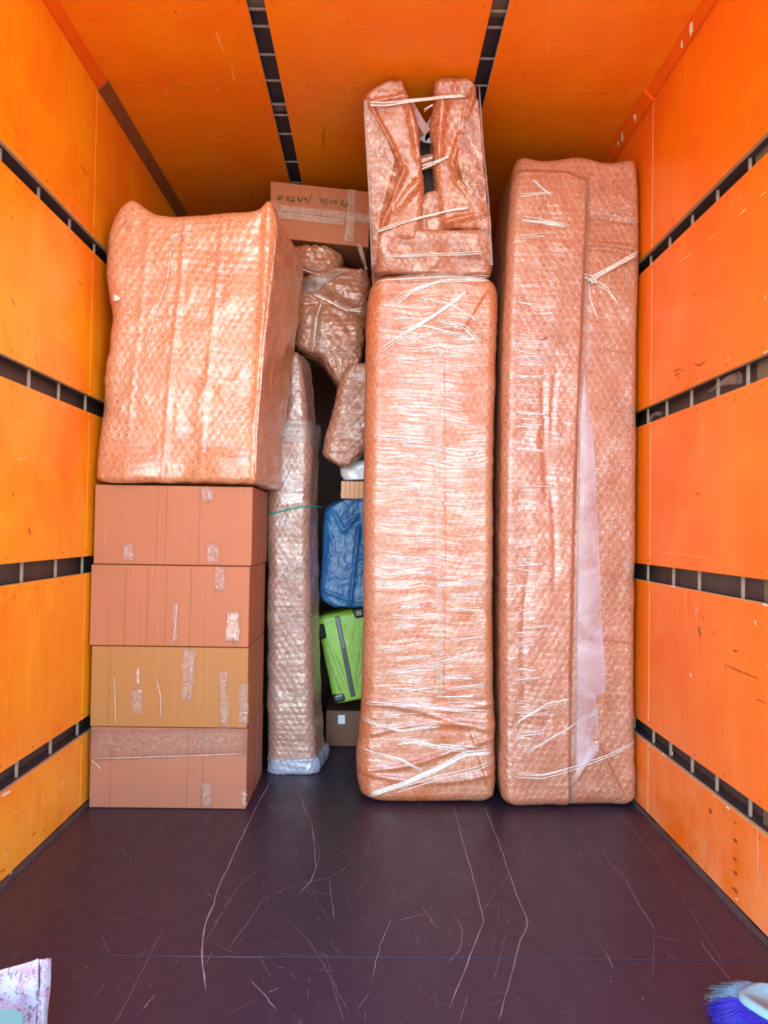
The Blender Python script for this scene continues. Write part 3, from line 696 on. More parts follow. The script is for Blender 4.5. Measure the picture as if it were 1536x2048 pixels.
for kind, pp, wmm in [('d', [(347, 20), (354, 30)], 4), ('d', [(647, 255), (646, 300)], 5), ('d', [(652, 250), (648, 270)], 2), ('l', [(430, 60), (450, 110)], 6), ('l', [(462, 130), (470, 165)], 5), ('l', [(700, 50), (765, 60)], 4), ('l', [(328, 175), (334, 190)], 4), ('l', [(432, 170), (438, 190)], 3), ('l', [(695, 168), (700, 205)], 3),
                      ('d', [(498, 380), (505, 400)], 6), ('d', [(350, 340), (385, 352)], 5), ('l', [(230, 171), (440, 169)], 2), ('l', [(460, 168), (530, 166)], 1.4), ('d', [(1045, 155), (1052, 140)], 3), ('d', [(366, 83), (370, 92)], 2), ('l', [(1095, 105), (1100, 72)], 3), ('d', [(1068, 230), (1070, 255)], 2), ('l', [(1170, 95), (1180, 98)], 5), ('l', [(250, 310), (268, 330)], 2)]:
    q = resample(pp, 6); P = [onceil(x, y) for x, y in q]; wd = [wmm*.001*(.4+.8*rs.random()) for _ in P]; wd[0] *= .3; wd[-1] *= .3
    pr[kind].append(ribbon(P, wd, (0, 0, -1)))
for kind in 'ld':
    V, Fc = merge(pr[kind]); tag(obj('paint_chips' if kind == 'l' else 'dark_scars', V, Fc, M['chip_light' if kind == 'l' else 'chip_dark'], ce), kind='stuff')
# white chips on the right corner strip
prs = [blob(np.array([x-.0015, y, z-.0015]), (-.7, 0, -.7), a, b, .4, rs) for x, y, z, a, b in ((XW-.0235, 2.88, H-.023, .010, .045), (XW-.0235, 2.97, H-.023, .007, .025), (XW-.0285, 3.50, H-.028, .012, .028), (XW-.0285, 3.68, H-.028, .010, .035), (XW-.0285, 3.74, H-.028, .007, .022))]
V, Fc = merge(prs); tag(obj('bare_chips', V, Fc, M['chip_white'], ce), kind='stuff')
# screws
sv = []
def screw(c, nrm):
    nrm = np.array(nrm, float); t = np.array((0, 1., 0)); s_ = np.cross(nrm, t); c = np.array(c, float)
    V = [c+(t*math.cos(k*math.pi/3)+s_*math.sin(k*math.pi/3))*.0045 for k in range(6)]+[c+nrm*.002]
    sv.append((V, [(k, (k+1) % 6, 6) for k in range(6)]))
for y in [2.3+.26*k for k in range(9)]:
    for gx in GX:
        for x in (gx[0]-.028, gx[1]+.028): screw((x, y, H-.0002), (0, 0, -1))
for x in np.arange(-1.1, 1.15, .2):
    for dy in (-.02, .02): screw((x, YS+dy, H-.0002), (0, 0, -1))
V, Fc = merge(sv); tag(obj('screw_heads', V, Fc, M['screw'], ce), kind='stuff')
for side, nm in ((-1, 'wall_left'), (1, 'wall_right')):
    sv = []
    for za, zb in SLOTS:
        for y in np.arange(1.9, 3.6, .24):
            for z in (za-.022, zb+.022): screw((side*(XW-.0034), y, z), (-side, 0, 0))
    V, Fc = merge(sv); tag(obj('screw_heads', V, Fc, M['screw'], bpy.data.objects[nm]), kind='stuff')

# ------------------------------------------------------------------ stack of cartons
def carton_body(x0, x1, y0, y1, z0, z1, m, parent, name='carton', bulge=.004, seed=0, gap=.004):
    """cardboard carton: softly bulged faces, top flaps meeting with a seam"""
    n = 6; V, Fc = [], []
    def face(f):
        o = len(V)
        for i in range(n+1):
            for j in range(n+1): V.append(f(j/n, i/n))
        for i in range(n):
            for j in range(n): a = o+i*(n+1)+j; Fc.append((a, a+1, a+n+2, a+n+1))
    bl = lambda u, v: bulge*math.sin(math.pi*u)*math.sin(math.pi*v)
    X, Y, Z = lambda t: x0+(x1-x0)*t, lambda t: y0+(y1-y0)*t, lambda t: z0+(z1-z0)*t
    face(lambda u, v: (X(u), y0-bl(u, v), Z(v))); face(lambda u, v: (X(1-u), y1+bl(u, v), Z(v)))
    face(lambda u, v: (x1+bl(u, v), Y(u), Z(v))); face(lambda u, v: (x0-bl(u, v), Y(1-u), Z(v)))
    face(lambda u, v: (X(u), Y(v), z1)); face(lambda u, v: (X(u), Y(1-v), z0))
    o = obj(name, V, Fc, m, parent)
    wd = o.modifiers.new('weld', 'WELD'); wd.merge_threshold = .0002
    bevel(o, .003, 2); return o
def on_front(x0, x1, z0, z1, y, off=.0012):
    return [(x0, y-off, z0), (x1, y-off, z0), (x1, y-off, z1), (x0, y-off, z1)]
def scrap(parent, px0, px1, py0, py1, Y, m, jag=2., n=(4, 7), name='tape_scrap', skew=0, off=.006):
    return patch(name, [(px0+skew, py0), (px1+skew, py0), (px1, py1), (px0, py1)], Y, m, parent, None, off, n, jag, .0006, amp=.0012)
STACK = [('bottom carton of the stack, pinkish cardboard crossed by a clear tape band', -1.199, -.519, 3.385, 3.865, .002, .3495, 'card3'),
         ('ochre brown carton, second up from the floor in the left stack', -1.203, -.521, 3.383, 3.862, .3525, .7005, 'card2'),
         ('third carton from the floor in the left stack, directly above the ochre one', -1.214, -.522, 3.384, 3.868, .7035, 1.0555, 'card'),
         ('top carton of the left stack, directly under the big bubble wrapped block', -1.206, -.516, 3.386, 3.866, 1.0585, 1.406, 'card')]
roots = []
for lb, x0, x1, y0, y1, z0, z1, m in STACK:
    t = thing('cardboard_box', lb, 'box', ((x0+x1)/2, (y0+y1)/2, z0)); roots.append(t)
    carton_body(x0, x1, y0, y1, z0, z1, M[m], t)
    # tape along the middle of the right end, and its upper flap edge
    ym = (y0+y1)/2+random.uniform(-.02, .02); V = []
    nseg = 8
    for i in range(nseg+1):
        zz = z0+.004+(z1-z0-.008)*i/nseg; yy = ym+.006*math.sin(i*1.3+z0*9)
        xx = x1+.0055
        V += [(xx, yy-.024, zz), (xx+.0008, yy+.024, zz)]
    Fc = [(2*i, 2*i+1, 2*i+3, 2*i+2) for i in range(nseg)]
    obj('side_tape', V, Fc, M['tape_milky'], t, smooth=True)
    # pressed fold lines on the front
    for fx in ([.40, .455, .665] if z1 > 1.2 else [.22, .36, .475, .63] if z1 > .8 else [.12] if z1 > .5 else [.13, .62, .72]):
        xa = x0+(x1-x0)*fx
        V, Fc = ribbon([(xa, y0-.0052, z0+.006), (xa+.001, y0-.0060, (z0+z1)/2), (xa+.002, y0-.0052, z1-.006)], [.0013]*3, (0, -1, 0))
        obj('fold_line', V, Fc, M['card_fold'], t)
b1, b2, b3, b4 = roots
scrap(b4, 413, 439, 1087, 1126, 3.38, M['tape']); scrap(b4, 246, 269, 1088, 1124, 3.38, M['tape'], 4); scrap(b4, 404, 427, 976, 1003, 3.38, M['tape'], 5)
scrap(b3, 429, 451, 1132, 1182, 3.38, M['tape']); scrap(b3, 345, 355, 1203, 1284, 3.38, M['tape'], 2, (2, 9), skew=2)
scrap(b3, 454, 479, 1222, 1283, 3.38, M['tape_shiny'], 4)
scrap(b2, 441, 459, 1340, 1452, 3.38, M['tape'], 5, (4, 10), skew=-2); scrap(b2, 477, 497, 1366, 1450, 3.38, M['tape']); scrap(b2, 363, 386, 1296, 1402, 3.38, M['tape'], 5, (4, 9), skew=4)
scrap(b2, 274, 280, 1336, 1370, 3.38, M['tape_shiny'], 1, (2, 4)); scrap(b2, 264, 286, 1376, 1428, 3.38, M['tape'], 4)
patch('tape_band', [(181, 1458), (494, 1455), (494, 1508), (181, 1522)], 3.383, M['tape_faint'], b1, None, .006, (14, 3), 1.5, .0006, amp=.001)
scrap(b1, 405, 423, 1562, 1612, 3.38, M['tape'], 6); scrap(b1, 484, 494, 1580, 1612, 3.38, M['tape'], 3)
for pix, tgt in (([(312, 1354), (322, 1395), (320, 1440)], b2), ([(229, 1352), (230, 1400), (231, 1450)], b2), ([(181, 1518), (205, 1540)], b1), ([(181, 1517), (300, 1514), (420, 1510), (494, 1506)], b1), ([(390, 1303), (384, 1330), (381, 1350)], b2), ([(345, 1290), (352, 1240), (355, 1205)], b3)):
    strand('tape_edge', pix, 3.372, .0016, M['strand'], tgt, None, k=10, flat=.3)

# ------------------------------------------------------------------ big bubble wrapped block on the cartons
tb = thing('bubble_wrapped_block', 'big square bubble wrapped block lying on top of the carton stack by the left wall', 'package', (-.84, 3.70, 1.41))
YB0 = 3.345
def big_post(P, U, V):
    x, y, z = P[..., 0], P[..., 1], P[..., 2]
    top = sm(z, 2.42, 2.58)
    # ears at both top corners, bunched wrap
    le = np.exp(-((x+1.07)/.075)**2); re = np.exp(-((x+.455)/.05)**2)
    z2 = z+top*(le*.065+re*.060*np.clip(1-(y-YB0)/.45, 0, 1)-.012*np.sin((x+1.1)*9))
    # seam ridge lines up the front
    fr = np.clip(1-(y-YB0)/.08, 0, 1)
    for sx_, a_ in ((-.86, .007), (-.70, .004), (-1.02, .003)):
        xs = sx_+.03*(z-2)+.02*np.sin(z*3); y = y-fr*a_*np.exp(-((x-xs)/.012)**2)
    # ruck along the bottom and hanging lip at the lower right
    lo = 1-sm(z, 1.44, 1.62); y = y-fr*lo*.02*(1+np.sin(x*17))
    z3 = z2-(1-sm(z, 1.42, 1.50))*.0*x
    # fold along the right front edge
    y = y-fr*.014*np.exp(-((x-(-.50+.03*(z-1.4)))/.02)**2)
    return np.stack([x, y, z3], -1)
rows = [prow(y, l, r, YB0) for y, l, r in ((966, 181, 516), (930, 184, 513), (868, 190, 511), (800, 196, 519), (751, 202, 523), (697, 209, 528), (634, 217, 535), (580, 209, 541), (517, 204, 547), (470, 208, 553), (440, 218, 548), (425, 238, 545))]
rows = [(max(z, 1.412), a, b, y) for z, a, b, y in rows]
wrapped('bubble_wrap', rows, .505, M['wrap_box'], tb, .07, .022, .04, .0075, .035, .0012, .0055, (7, 7), 3, big_post, lambda z: (.02, .058+.022*sm(z, 1.5, 2.2)), .03)
bv = BODIES[tb.name]
strand('film_crease', [(290, 690), (335, 560), (345, 480), (398, 450)], YB0, .004, M['film'], tb, bv, k=30, fibres=3, spread=.01)
scrap(tb, 228, 240, 592, 603, YB0-.012, M['strand'], 3, (3, 3), 'film_scrap')
strand('film_ridge', [(552, 470), (528, 690), (513, 870), (512, 955)], YB0, .006, M['film'], tb, bv, k=30)

# ------------------------------------------------------------------ carton with green handwriting
YC = 4.02
tc_ = thing('cardboard_box', 'carton on top of the rear bundles with upside-down green handwriting and shiny tape', 'box', tuple(at(640, 490, YC)+np.array([0, .2, 0])))
c0, c1, c2, c3 = at(541, 362, YC), at(742, 384, YC), at(737, 495, YC), at(541, 474, YC)      # TL TR BR BL
def carton_quad(tl, tr, br, bl_, D, m, parent, name='carton', dxb=0.):
    f = [bl_, br, tr, tl]; bk = [np.array(p)+np.array([dxb, D, 0]) for p in f]
    V = [f[0], f[1], bk[1], bk[0], f[3], f[2], bk[2], bk[3]]
    o = obj(name, V, BOXF, m, parent); return bevel(o, .003, 2)
carton_quad(c0, c1, c2, c3, .36, M['card'], tc_, dxb=-.03)
def cq(u, v, off=.0022):   # position on the front of that carton
    p = (c0*(1-u)+c1*u)*(1-v)+(c3*(1-u)+c2*u)*v; return p-np.array([0, off, 0])
def cpx(x, y):             # from the close-up of its front
    px, py = 530+x/6.678, 350+y/6.678
    top = 362+(px-541)*.1095; return cq((px-541)/199.0, (py-top)/111.5, .0036)
def band(name, x0, x1, ya, yb, m, slope=.1095, n=18, amp=.0015, off=.004):
    V = []
    for i in range(n+1):
        u = x0+(x1-x0)*i/n
        for k, v in enumerate((ya, yb)): V.append(cq(u, v+random.uniform(-.006, .006), off+random.uniform(0, amp)))
    return obj(name, V, [(2*i, 2*i+1, 2*i+3, 2*i+2) for i in range(n)], m, tc_, smooth=True)
band('tape_band', .0, 1.0, .41, .57, M['tape_shiny'], amp=.003); band('tape_band', .03, .74, .55, .66, M['tape_shiny'], off=.006, amp=.003); band('tape_band', .0, .08, .36, .56, M['tape_milky'], n=4, off=.008)
V = []
for i in range(9):
    v = i/8*.94; V += [cq(.765+.01*math.sin(v*5), v, .0065), cq(.845, v, .0065)]
obj('tape_band', V, [(2*i, 2*i+2, 2*i+3, 2*i+1) for i in range(8)], M['tape_shiny'], tc_, smooth=True)
V, Fc = ribbon([cq(.0, .515, .003), cq(.5, .53, .003), cq(.995, .545, .003)], [.004]*3, (0, -1, 0)); obj('flap_seam', V, Fc, M['dark'], tc_)
STROKES = [  # letters as the photo shows them, in close-up pixels
 [(165, 275), (205, 285), (210, 332), (168, 330), (175, 305), (206, 302)], [(172, 335), (190, 305)], [(222, 280), (246, 290), (236, 328)], [(275, 300), (315, 298), (318, 345), (280, 338)], [(285, 320), (316, 321)],
 [(335, 292), (398, 300), (345, 345), (400, 346)], [(318, 352), (385, 358)], [(425, 296), (446, 300), (440, 352)], [(500, 300), (472, 370), (452, 318)], [(462, 340), (490, 342)],
 [(522, 300), (528, 345), (548, 305), (556, 350), (576, 375), (592, 330), (622, 275)],
 [(722, 322), (766, 318), (764, 345), (738, 352), (762, 360), (758, 388)], [(792, 415), (790, 340), (812, 318), (828, 345), (822, 420)], [(790, 425), (794, 432)], [(852, 345), (880, 352), (868, 385)],
 [(900, 340), (940, 362), (905, 385)], [(948, 332), (952, 400)], [(990, 350), (1050, 352), (1002, 405), (1056, 402)], [(985, 436), (1004, 438)], [(1075, 385), (1120, 395)], [(1062, 425), (1130, 340), (1112, 380), (1160, 435)], [(1030, 418), (1085, 430)]]
prs = []
for st in STROKES:
    q = resample(st, len(st)*4); P = [cpx(x, y) for x, y in q]
    prs.append(ribbon(P, [.0046*random.uniform(.7, 1.1) for _ in P], (0, -1, 0)))
V, Fc = merge(prs); tag(obj('handwriting', V, Fc, M['ink'], tc_), kind='stuff')
# loose end of tape hanging from the carton
lo_ = [(697, 452), (700, 470), (712, 482), (720, 495), (724, 510), (728, 525), (733, 540)]
V = []
for i, (x, y) in enumerate(resample(lo_, 20)):
    p = at(x, y, YC-.012); tw = math.sin(i*.7)*.010; hw = .011 if 8 < i < 17 else .006
    V += [p+np.array([-hw, tw, 0]), p+np.array([hw, -tw, .002])]
obj('hanging_tape', V, [(2*i, 2*i+1, 2*i+3, 2*i+2) for i in range(19)], M['tape_shiny'], tc_, smooth=True)

# ------------------------------------------------------------------ bundles behind
t = thing('bubble_wrapped_bundle', 'small rounded bubble wrapped bundle squeezed under the carton with green writing', 'package', tuple(at(625, 545, 4.0)+np.array([0, .12, 0])))
rows = [prow(y, l, r, 3.99) for y, l, r in ((546, 622, 668), (540, 600, 676), (530, 560, 682), (515, 555, 686), (500, 555, 685), (492, 555, 676), (486, 556, 655))]
def pst(P, U, V):
    x, z = P[..., 0], P[..., 2]
    P[..., 1] += .05*np.clip(((x-at(625, 500, 4.)[0])/.15), -1, 1)**2
    P[..., 2] += -.02*np.clip((at(620, 520, 4.)[0]-x)/.1, 0, 1)*0
    return P
wrapped('bubble_wrap', rows, .25, M['wrap_small'], t, .05, .05, .04, .006, .03, .003, .008, (14, 14), 21, pst, None, .03)

t = thing('bubble_wrapped_bundle', 'bulging knotted bubble wrapped bundle tied with clear film, above the tall wrapped roll', 'package', tuple(at(660, 770, 4.0)+np.array([0, .2, 0])))
rows = [prow(y, l, r, 3.97) for y, l, r in ((775, 690, 706), (762, 672, 712), (745, 662, 717), (728, 650, 722), (712, 641, 724), (702, 606, 726), (694, 588, 727), (660, 586, 730), (620, 587, 734), (590, 588, 736), (560, 590, 738), (545, 640, 737), (536, 660, 732))]
def knot_post(P, U, V):
    x, y, z = P[..., 0], P[..., 1], P[..., 2]
    x0, z0 = at(642, 606, 3.97)[0], at(642, 606, 3.97)[2]
    fr = np.clip(1-(y-3.97)/.15, 0, 1)
    # waist along the diagonal tie, groove along the vertical tie
    a, b = at(590, 565, 3.97), at(735, 632, 3.97); tt = np.array([b[0]-a[0], b[2]-a[2]]); L = np.hypot(*tt); nn = np.array([-tt[1], tt[0]])/L
    d = (x-a[0])*nn[0]+(z-a[2])*nn[1]
    y = y+fr*.030*np.exp(-(d/.022)**2)-fr*.035*np.exp(-((d+.14)/.09)**2)-fr*.02*np.exp(-((d-.07)/.05)**2)
    gx = x0-(z0-z)*.16
    y = y+fr*.030*np.exp(-((x-gx)/.016)**2)*sm(z0-z, -.02, .05)*(z > at(640, 712, 3.97)[2]-.1)
    # radiating pleats around the tie
    ang = np.arctan2(z-z0, x-x0); rr_ = np.hypot(x-x0, z-z0)
    y = y-fr*.008*np.sin(ang*11)*np.exp(-rr_/.12)
    return np.stack([x, y, z], -1)
wrapped('bubble_wrap', rows, .34, M['wrap_small'], t, .06, .05, .05, .0065, .012, .0028, .007, (13, 13), 33, knot_post, None, .01)
bv = BODIES[t.name]
strand('film_tie', [(627, 587), (660, 602), (693, 620), (726, 619)], 3.97, .004, M['strand'], t, bv, .006, 24, fibres=4, spread=.008)
strand('film_tie', [(642, 607), (633, 640), (630, 665), (627, 690)], 3.97, .0035, M['strand'], t, bv, .006, 20, fibres=5, spread=.006)
patch('film_fan', [(636, 618), (648, 608), (660, 712), (622, 694)], 3.97, M['tape'], t, bv, .005, (6, 12), 1, 0, amp=.002)
patch('wrap_flap', [(588, 562), (692, 546), (628, 588), (590, 588)], 3.97, M['tape_milky'], t, bv, .010, (8, 5), 1, .003)
strand('film_tie', [(588, 532), (618, 544), (648, 556)], 3.97, .003, M['strand'], t, bv, .004, 16)

t = thing('bubble_wrapped_slab', 'short leaning bubble wrapped piece over the white plastic, beside the centre bundle', 'package', tuple(at(690, 930, 4.0)+np.array([0, .1, 0])))
rows = [prow(y, l, r, 3.95) for y, l, r in ((930, 680, 697), (922, 662, 706), (912, 645, 716), (900, 643, 730), (880, 648, 738), (830, 661, 746), (780, 673, 748), (745, 686, 748), (728, 699, 745))]
def slab_post(P, U, V):
    P[..., 1] += (P[..., 2]-at(690, 830, 3.95)[2])*-.10
    return P
wrapped('bubble_wrap', rows, .16, M['wrap_small'], t, .05, .04, .03, .006, .012, .0022, .004, (9, 9), 44, slab_post, None, .01)

# tall roll
t = thing('bubble_wrapped_roll', 'tall narrow bubble wrapped roll with a green string, beside the carton stack', 'package', (-.38, 4.0, 0))
YR = 3.875
rows = [prow(y, l, r, YR) for y, l, r in ((1548, 532, 626), (1530, 531, 634), (1510, 531, 630), (1440, 531, 624), (1300, 531, 620), (1100, 531, 617), (1000, 531, 616), (930, 533, 620), (845, 540, 616))]
rows = [(max(z, .006), a, b, y) for z, a, b, y in rows]; rows[0] = (.006,)+rows[0][1:]
wrapped('bubble_wrap', rows, .27, M['wrap_roll'], t, .06, .045, .04, .0065, .02, .0014, .004, (8, 9), 55, None, lambda z: (.02, .035), .02)
bvr = BODIES[t.name]
rows = [prow(y, l, r, YR+.012) for y, l, r in ((900, 555, 612), (840, 560, 612), (760, 566, 606), (720, 572, 600), (702, 580, 594))]
wrapped('inner_wrap', rows, .23, M['wrap_roll'], t, .05, .03, .03, .0065, .02, .0014, .004, (9, 9), 57, None, lambda z: (.02, .04), .0)
BODIES[t.name] = bvr
band_w = [prow(y, l, r, YR-.008) for y, l, r in ((885, 535, 622), (860, 537, 622), (838, 541, 620))]
wrapped('film_band', band_w, .285, M['tape_milky'], t, .055, .045, .04, .008, .0, .0, .004, (9, 14), 58, None, lambda z: (.02, .038), .0)
foot = [prow(y, l, r, YR-.008) for y, l, r in ((1549, 530, 634), (1535, 530, 640), (1519, 530, 634))]
foot = [(max(z, .003), a, b, y) for z, a, b, y in foot]
wrapped('bubble_wrap_foot', foot, .29, M['wrap_clear'], t, .06, .05, .04, .006, .0, .002, .006, (10, 20), 59, None, lambda z: (.02, .04), .0)['label'] = 'clear bluish bubble wrap band at the foot'
P = [at(x, y, YR-.008) for x, y in resample([(531, 1030), (560, 1023), (600, 1014), (628, 1010)], 14)]
P = [snap(bvr, p, .004) for p in P]; P += [np.array([P[-1][0]+.018, P[-1][1]+.05, P[-1][2]-.004]), np.array([P[-1][0]+.024, P[-1][1]+.16, P[-1][2]-.012])]
V, Fc = tube(P, .0042, 6); obj('string', V, Fc, M['string'], t, smooth=True)['label'] = 'green string'
for (x0, x1, y0, y1) in ((560, 607, 990, 1006), (553, 613, 1128, 1158), (560, 612, 1226, 1246), (582, 618, 1380, 1400)):
    patch('film_scrap', [(x0, y0), (x1, y0-4), (x1-3, y1), (x0+4, y1+3)], YR, M['strand' if y1-y0 < 18 else 'tape'], t, bvr, .004, (8, 4), 2, 0, amp=.002)

# white plastic, bamboo box, blue bag, suitcase, carton far in
YW = 4.10
t = thing('plastic_package', 'glossy white plastic package peeking out above the bamboo crate', 'package', tuple(at(705, 962, YW)+np.array([0, .1, 0])))
rows = [prow(y, l, r, YW) for y, l, r in ((959, 690, 740), (954, 683, 745), (940, 680, 748), (928, 681, 748), (918, 690, 745))]
wrapped('plastic_wrap', rows, .22, M['white_plastic'], t, .05, .04, .04, .006, .03, 0, .004, (8, 14), 61, None, None, 0, warp=0)
t = thing('bamboo_crate', 'reddish bamboo slatted crate standing on top of the blue bag', 'crate', tuple(at(705, 1000, YW)+np.array([0, .1, 0])))
a, b = at(682, 962, YW+.02), at(745, 998, YW+.02)
z1_, z0_ = a[2], b[2]
obj('crate_body', boxv(a[0]+.006, b[0], a[1]+.006, a[1]+.20, z0_, z1_-.004), BOXF, M['bamboo'], t)
nsl = 7; wv = (b[0]-a[0])/nsl
p0 = None
for k in range(nsl):
    xx = a[0]+k*wv
    p = (xx, a[1], z0_)
    if p0 is None: p0 = bevel(obj('slat', np.array(boxv(.001, wv-.0015, 0, .006, .0, z1_-z0_))+np.array(p), BOXF, M['bamboo'], t, loc=p), .001, 1)
    else:
        o = p0.copy(); COL.objects.link(o); o.parent = t; o.location = np.array(p)-LOC[t.name]
obj('rim', boxv(a[0]-.003, b[0], a[1]-.004, a[1]+.004, z0_+.02, z0_+.026), BOXF, M['bamboo'], t)

YP = 4.08
t = thing('plastic_bag', 'blue plastic carrier bag, creased and full, on top of the lime suitcase', 'bag', tuple(at(690, 1216, YP)+np.array([0, .14, 0])))
rows = [prow(y, l, r, YP) for y, l, r in ((1213, 672, 745), (1208, 655, 752), (1200, 643, 756), (1170, 640, 758), (1120, 641, 758), (1060, 643, 756), (1025, 648, 752), (1008, 656, 748), (997, 690, 742))]
def bag_post(P, U, V):
    x, y, z = P[..., 0], P[..., 1], P[..., 2]
    fr = np.clip(1-(y-YP)/.12, 0, 1)
    for (xa, ya, xb, yb, am, wd) in ((668, 1025, 688, 1062, .012, .010), (688, 1062, 715, 1030, .012, .010), (718, 1050, 700, 1215, .018, .008), (655, 1055, 668, 1090, .008, .010), (645, 1180, 700, 1200, .010, .008), (690, 1140, 715, 1120, .007, .008)):
        A_, B_ = at(xa, ya, YP), at(xb, yb, YP); t_ = np.array([B_[0]-A_[0], B_[2]-A_[2]]); L = np.hypot(*t_); t_ /= L
        s_ = (x-A_[0])*t_[0]+(z-A_[2])*t_[1]; d_ = -(x-A_[0])*t_[1]+(z-A_[2])*t_[0]
        y = y-fr*am*np.exp(-(d_/wd)**2)*sm(s_, -.02, .03)*(1-sm(s_, L-.02, L+.03))
    return np.stack([x, y, z], -1)
wrapped('bag', rows, .26, M['blue'], t, .05, .04, .04, .006, .02, 0, .007, (9, 5), 71, bag_post, None, 0, warp=0)

YL = 4.26
ang = math.radians(12.5); pc = at(668, 1405, YL)
t = thing('suitcase', 'lime green suitcase wrapped in crinkled clear film with black trim', 'suitcase', tuple(at(690, 1412, YL)+np.array([0, .15, 0])))
Hs, Ws, Ds = .49, .33, .26
def sc_xf(P):   # suitcase frame (x right, z up from its lower left corner) to the world, leaning to the left
    P = np.asarray(P, float); x, y, z = P[..., 0], P[..., 1], P[..., 2]
    return np.stack([pc[0]+x*math.cos(ang)-z*math.sin(ang)+.0, YL+y, pc[2]+x*math.sin(ang)*1.0+z*math.cos(ang)-.01], -1)
def sbox(name, x0, x1, y0, y1, z0, z1, m, bw, seg=4):
    V = sc_xf(np.array(boxv(x0, x1, y0, y1, z0, z1))); return bevel(obj(name, V, BOXF, m, t), bw, seg)
# a sunken chine: rows in its own frame through post
def suit_post(P, U, V): return sc_xf(np.stack([P[..., 0], P[..., 1], P[..., 2]], -1))
wrapped('shell', [(0, .0, Ws, 0), (.03, -.002, Ws, 0), (Hs-.03, -.002, Ws, 0), (Hs, .0, Ws, 0)], Ds, M['lime'], t, .035, .035, .03, .008, .035, 0, .002, (12, 6), 81, suit_post, None, 0, warp=0)
sbox('zip_band', .100, .126, -.006, .004, .02, Hs-.02, M['blackish_trim'], .003, 2)
sbox('corner_guard', -.004, .075, -.005, .05, -.002, .055, M['blackish_trim'], .02, 3)
sbox('corner_guard', .20, .27, -.006, .05, Hs-.06, Hs+.006, M['blackish_trim'], .02, 3)
sbox('handle', -.030, .034, -.022, .05, Hs-.125, Hs-.045, M['black_plastic'], .012, 3)
def cpt(x, z, o=-.010): return sc_xf(np.array([[x, o, z]]))[0]
for k, (xa, za, xb, zb) in enumerate(((-.0, .40, .05, .06), (.02, .42, .07, .10), (.06, .30, .10, .05), (.14, .10, .22, .33), (.15, .30, .21, .40), (.13, .05, .20, .20), (.03, .44, .09, .45), (.01, .25, .06, .03))):  # milky tubes along film wrinkles, also standing in for their sparkle
    V, Fc = tube([cpt(xa+(xb-xa)*t_+random.gauss(0, .003), za+(zb-za)*t_) for t_ in np.linspace(0, 1, 8)], [.0012+.0012*math.sin(math.pi*q/7) for q in range(8)], 5)
    obj('film_crease', V, Fc, M['tape_milky'], t, smooth=True)
# loose film over it
V = []; nx, nz = 14, 20
for i in range(nz+1):
    for j in range(nx+1):
        V.append((-.012+(Ws+.02)*j/nx, -.010-abs(random.gauss(0, .009))+.03*abs(j/nx-.5)**3, -.012+(Hs+.03)*i/nz))
pass

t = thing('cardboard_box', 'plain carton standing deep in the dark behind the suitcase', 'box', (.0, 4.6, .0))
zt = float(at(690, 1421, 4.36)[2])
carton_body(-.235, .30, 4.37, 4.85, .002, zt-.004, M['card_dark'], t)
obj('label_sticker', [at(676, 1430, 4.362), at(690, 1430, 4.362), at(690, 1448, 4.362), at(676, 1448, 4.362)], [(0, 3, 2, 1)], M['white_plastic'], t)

# ------------------------------------------------------------------ centre bundle
tcn = thing('bubble_wrapped_cabinet', 'tall centre bundle in bubble wrap and shiny stretch film, carrying the split open one', 'package', (.27, 3.66, 0))
YC0 = 3.475
rows = [prow(y, l, r, YC0) for y, l, r in ((1612, 730, 983), (1600, 722, 989), (1560, 713, 993), (1520, 712, 993), (1480, 716, 991), (1430, 721, 991), (1350, 724, 989), (1200, 726, 988), (1000, 726, 988), (850, 729, 991), (700, 731, 995), (620, 734, 997), (575, 739, 997), (552, 748, 990))]
rows[0] = (.004,)+rows[0][1:]
rows = [(z, a-.0, b, y) for z, a, b, y in rows]
def cen_post(P, U, V):
    x, y, z = P[..., 0], P[..., 1], P[..., 2]
    fr = np.clip(1-(y-YC0)/.12, 0, 1)
    y = y-fr*.014*(1-sm(z, .05, .45))*(1+.4*np.sin(x*9))               # sagging wrap at the foot
    for zz, am in ((.14, .008), (.22, .010), (.31, .008), (.40, .007), (.47, .006)):
        y = y-fr*am*np.exp(-((z-zz-.05*np.sin(x*5+zz*20)-.10*(x-.2)*(zz < .3))/.012)**2)
    # overlapping edge of the wrap up the middle, taped
    xe = .335+.01*np.sin(z*2); y = y-fr*.005*sm(x, xe-.004, xe+.004)*sm(z, .42, .5)*(1-sm(z, 2.05, 2.12))
    # diagonal folds at the top right and bottom right
    for (xa, ya, xb, yb, am) in ((975, 585, 925, 665, .010), (925, 665, 955, 680, .006), (940, 1465, 985, 1600, .012), (930, 1470, 942, 1600, .006)):
        A_, B_ = at(xa, ya, YC0), at(xb, yb, YC0); t_ = np.array([B_[0]-A_[0], B_[2]-A_[2]]); L = np.hypot(*t_); t_ /= L
        s_ = (x-A_[0])*t_[0]+(z-A_[2])*t_[1]; d_ = -(x-A_[0])*t_[1]+(z-A_[2])*t_[0]
        y = y-fr*am*sm(d_, -.006, .004)*np.exp(-np.clip(d_, 0, 1)/.05)*sm(s_, -.02, .02)*(1-sm(s_, L-.02, L+.03))
    z = z+.012*sm(z, 2.2, 2.34)*np.sin((x-.05)*6.2)*np.clip(1-(P[..., 1]-YC0)/.2, 0, 1)
    return np.stack([x, y, z], -1)
wrapped('bubble_wrap', rows, .38, M['wrap_mid'], tcn, .07, .045, .03, .0068, .03, .0004, .0032, (5, 9), 91, cen_post, None, .05, warp=.012)
bv = BODIES[tcn.name]
patch('clear_tape', [(868, 690), (884, 690), (882, 1395), (872, 1395)], YC0, M['tape_soft'], tcn, bv, .006, (3, 60), .6, 0)
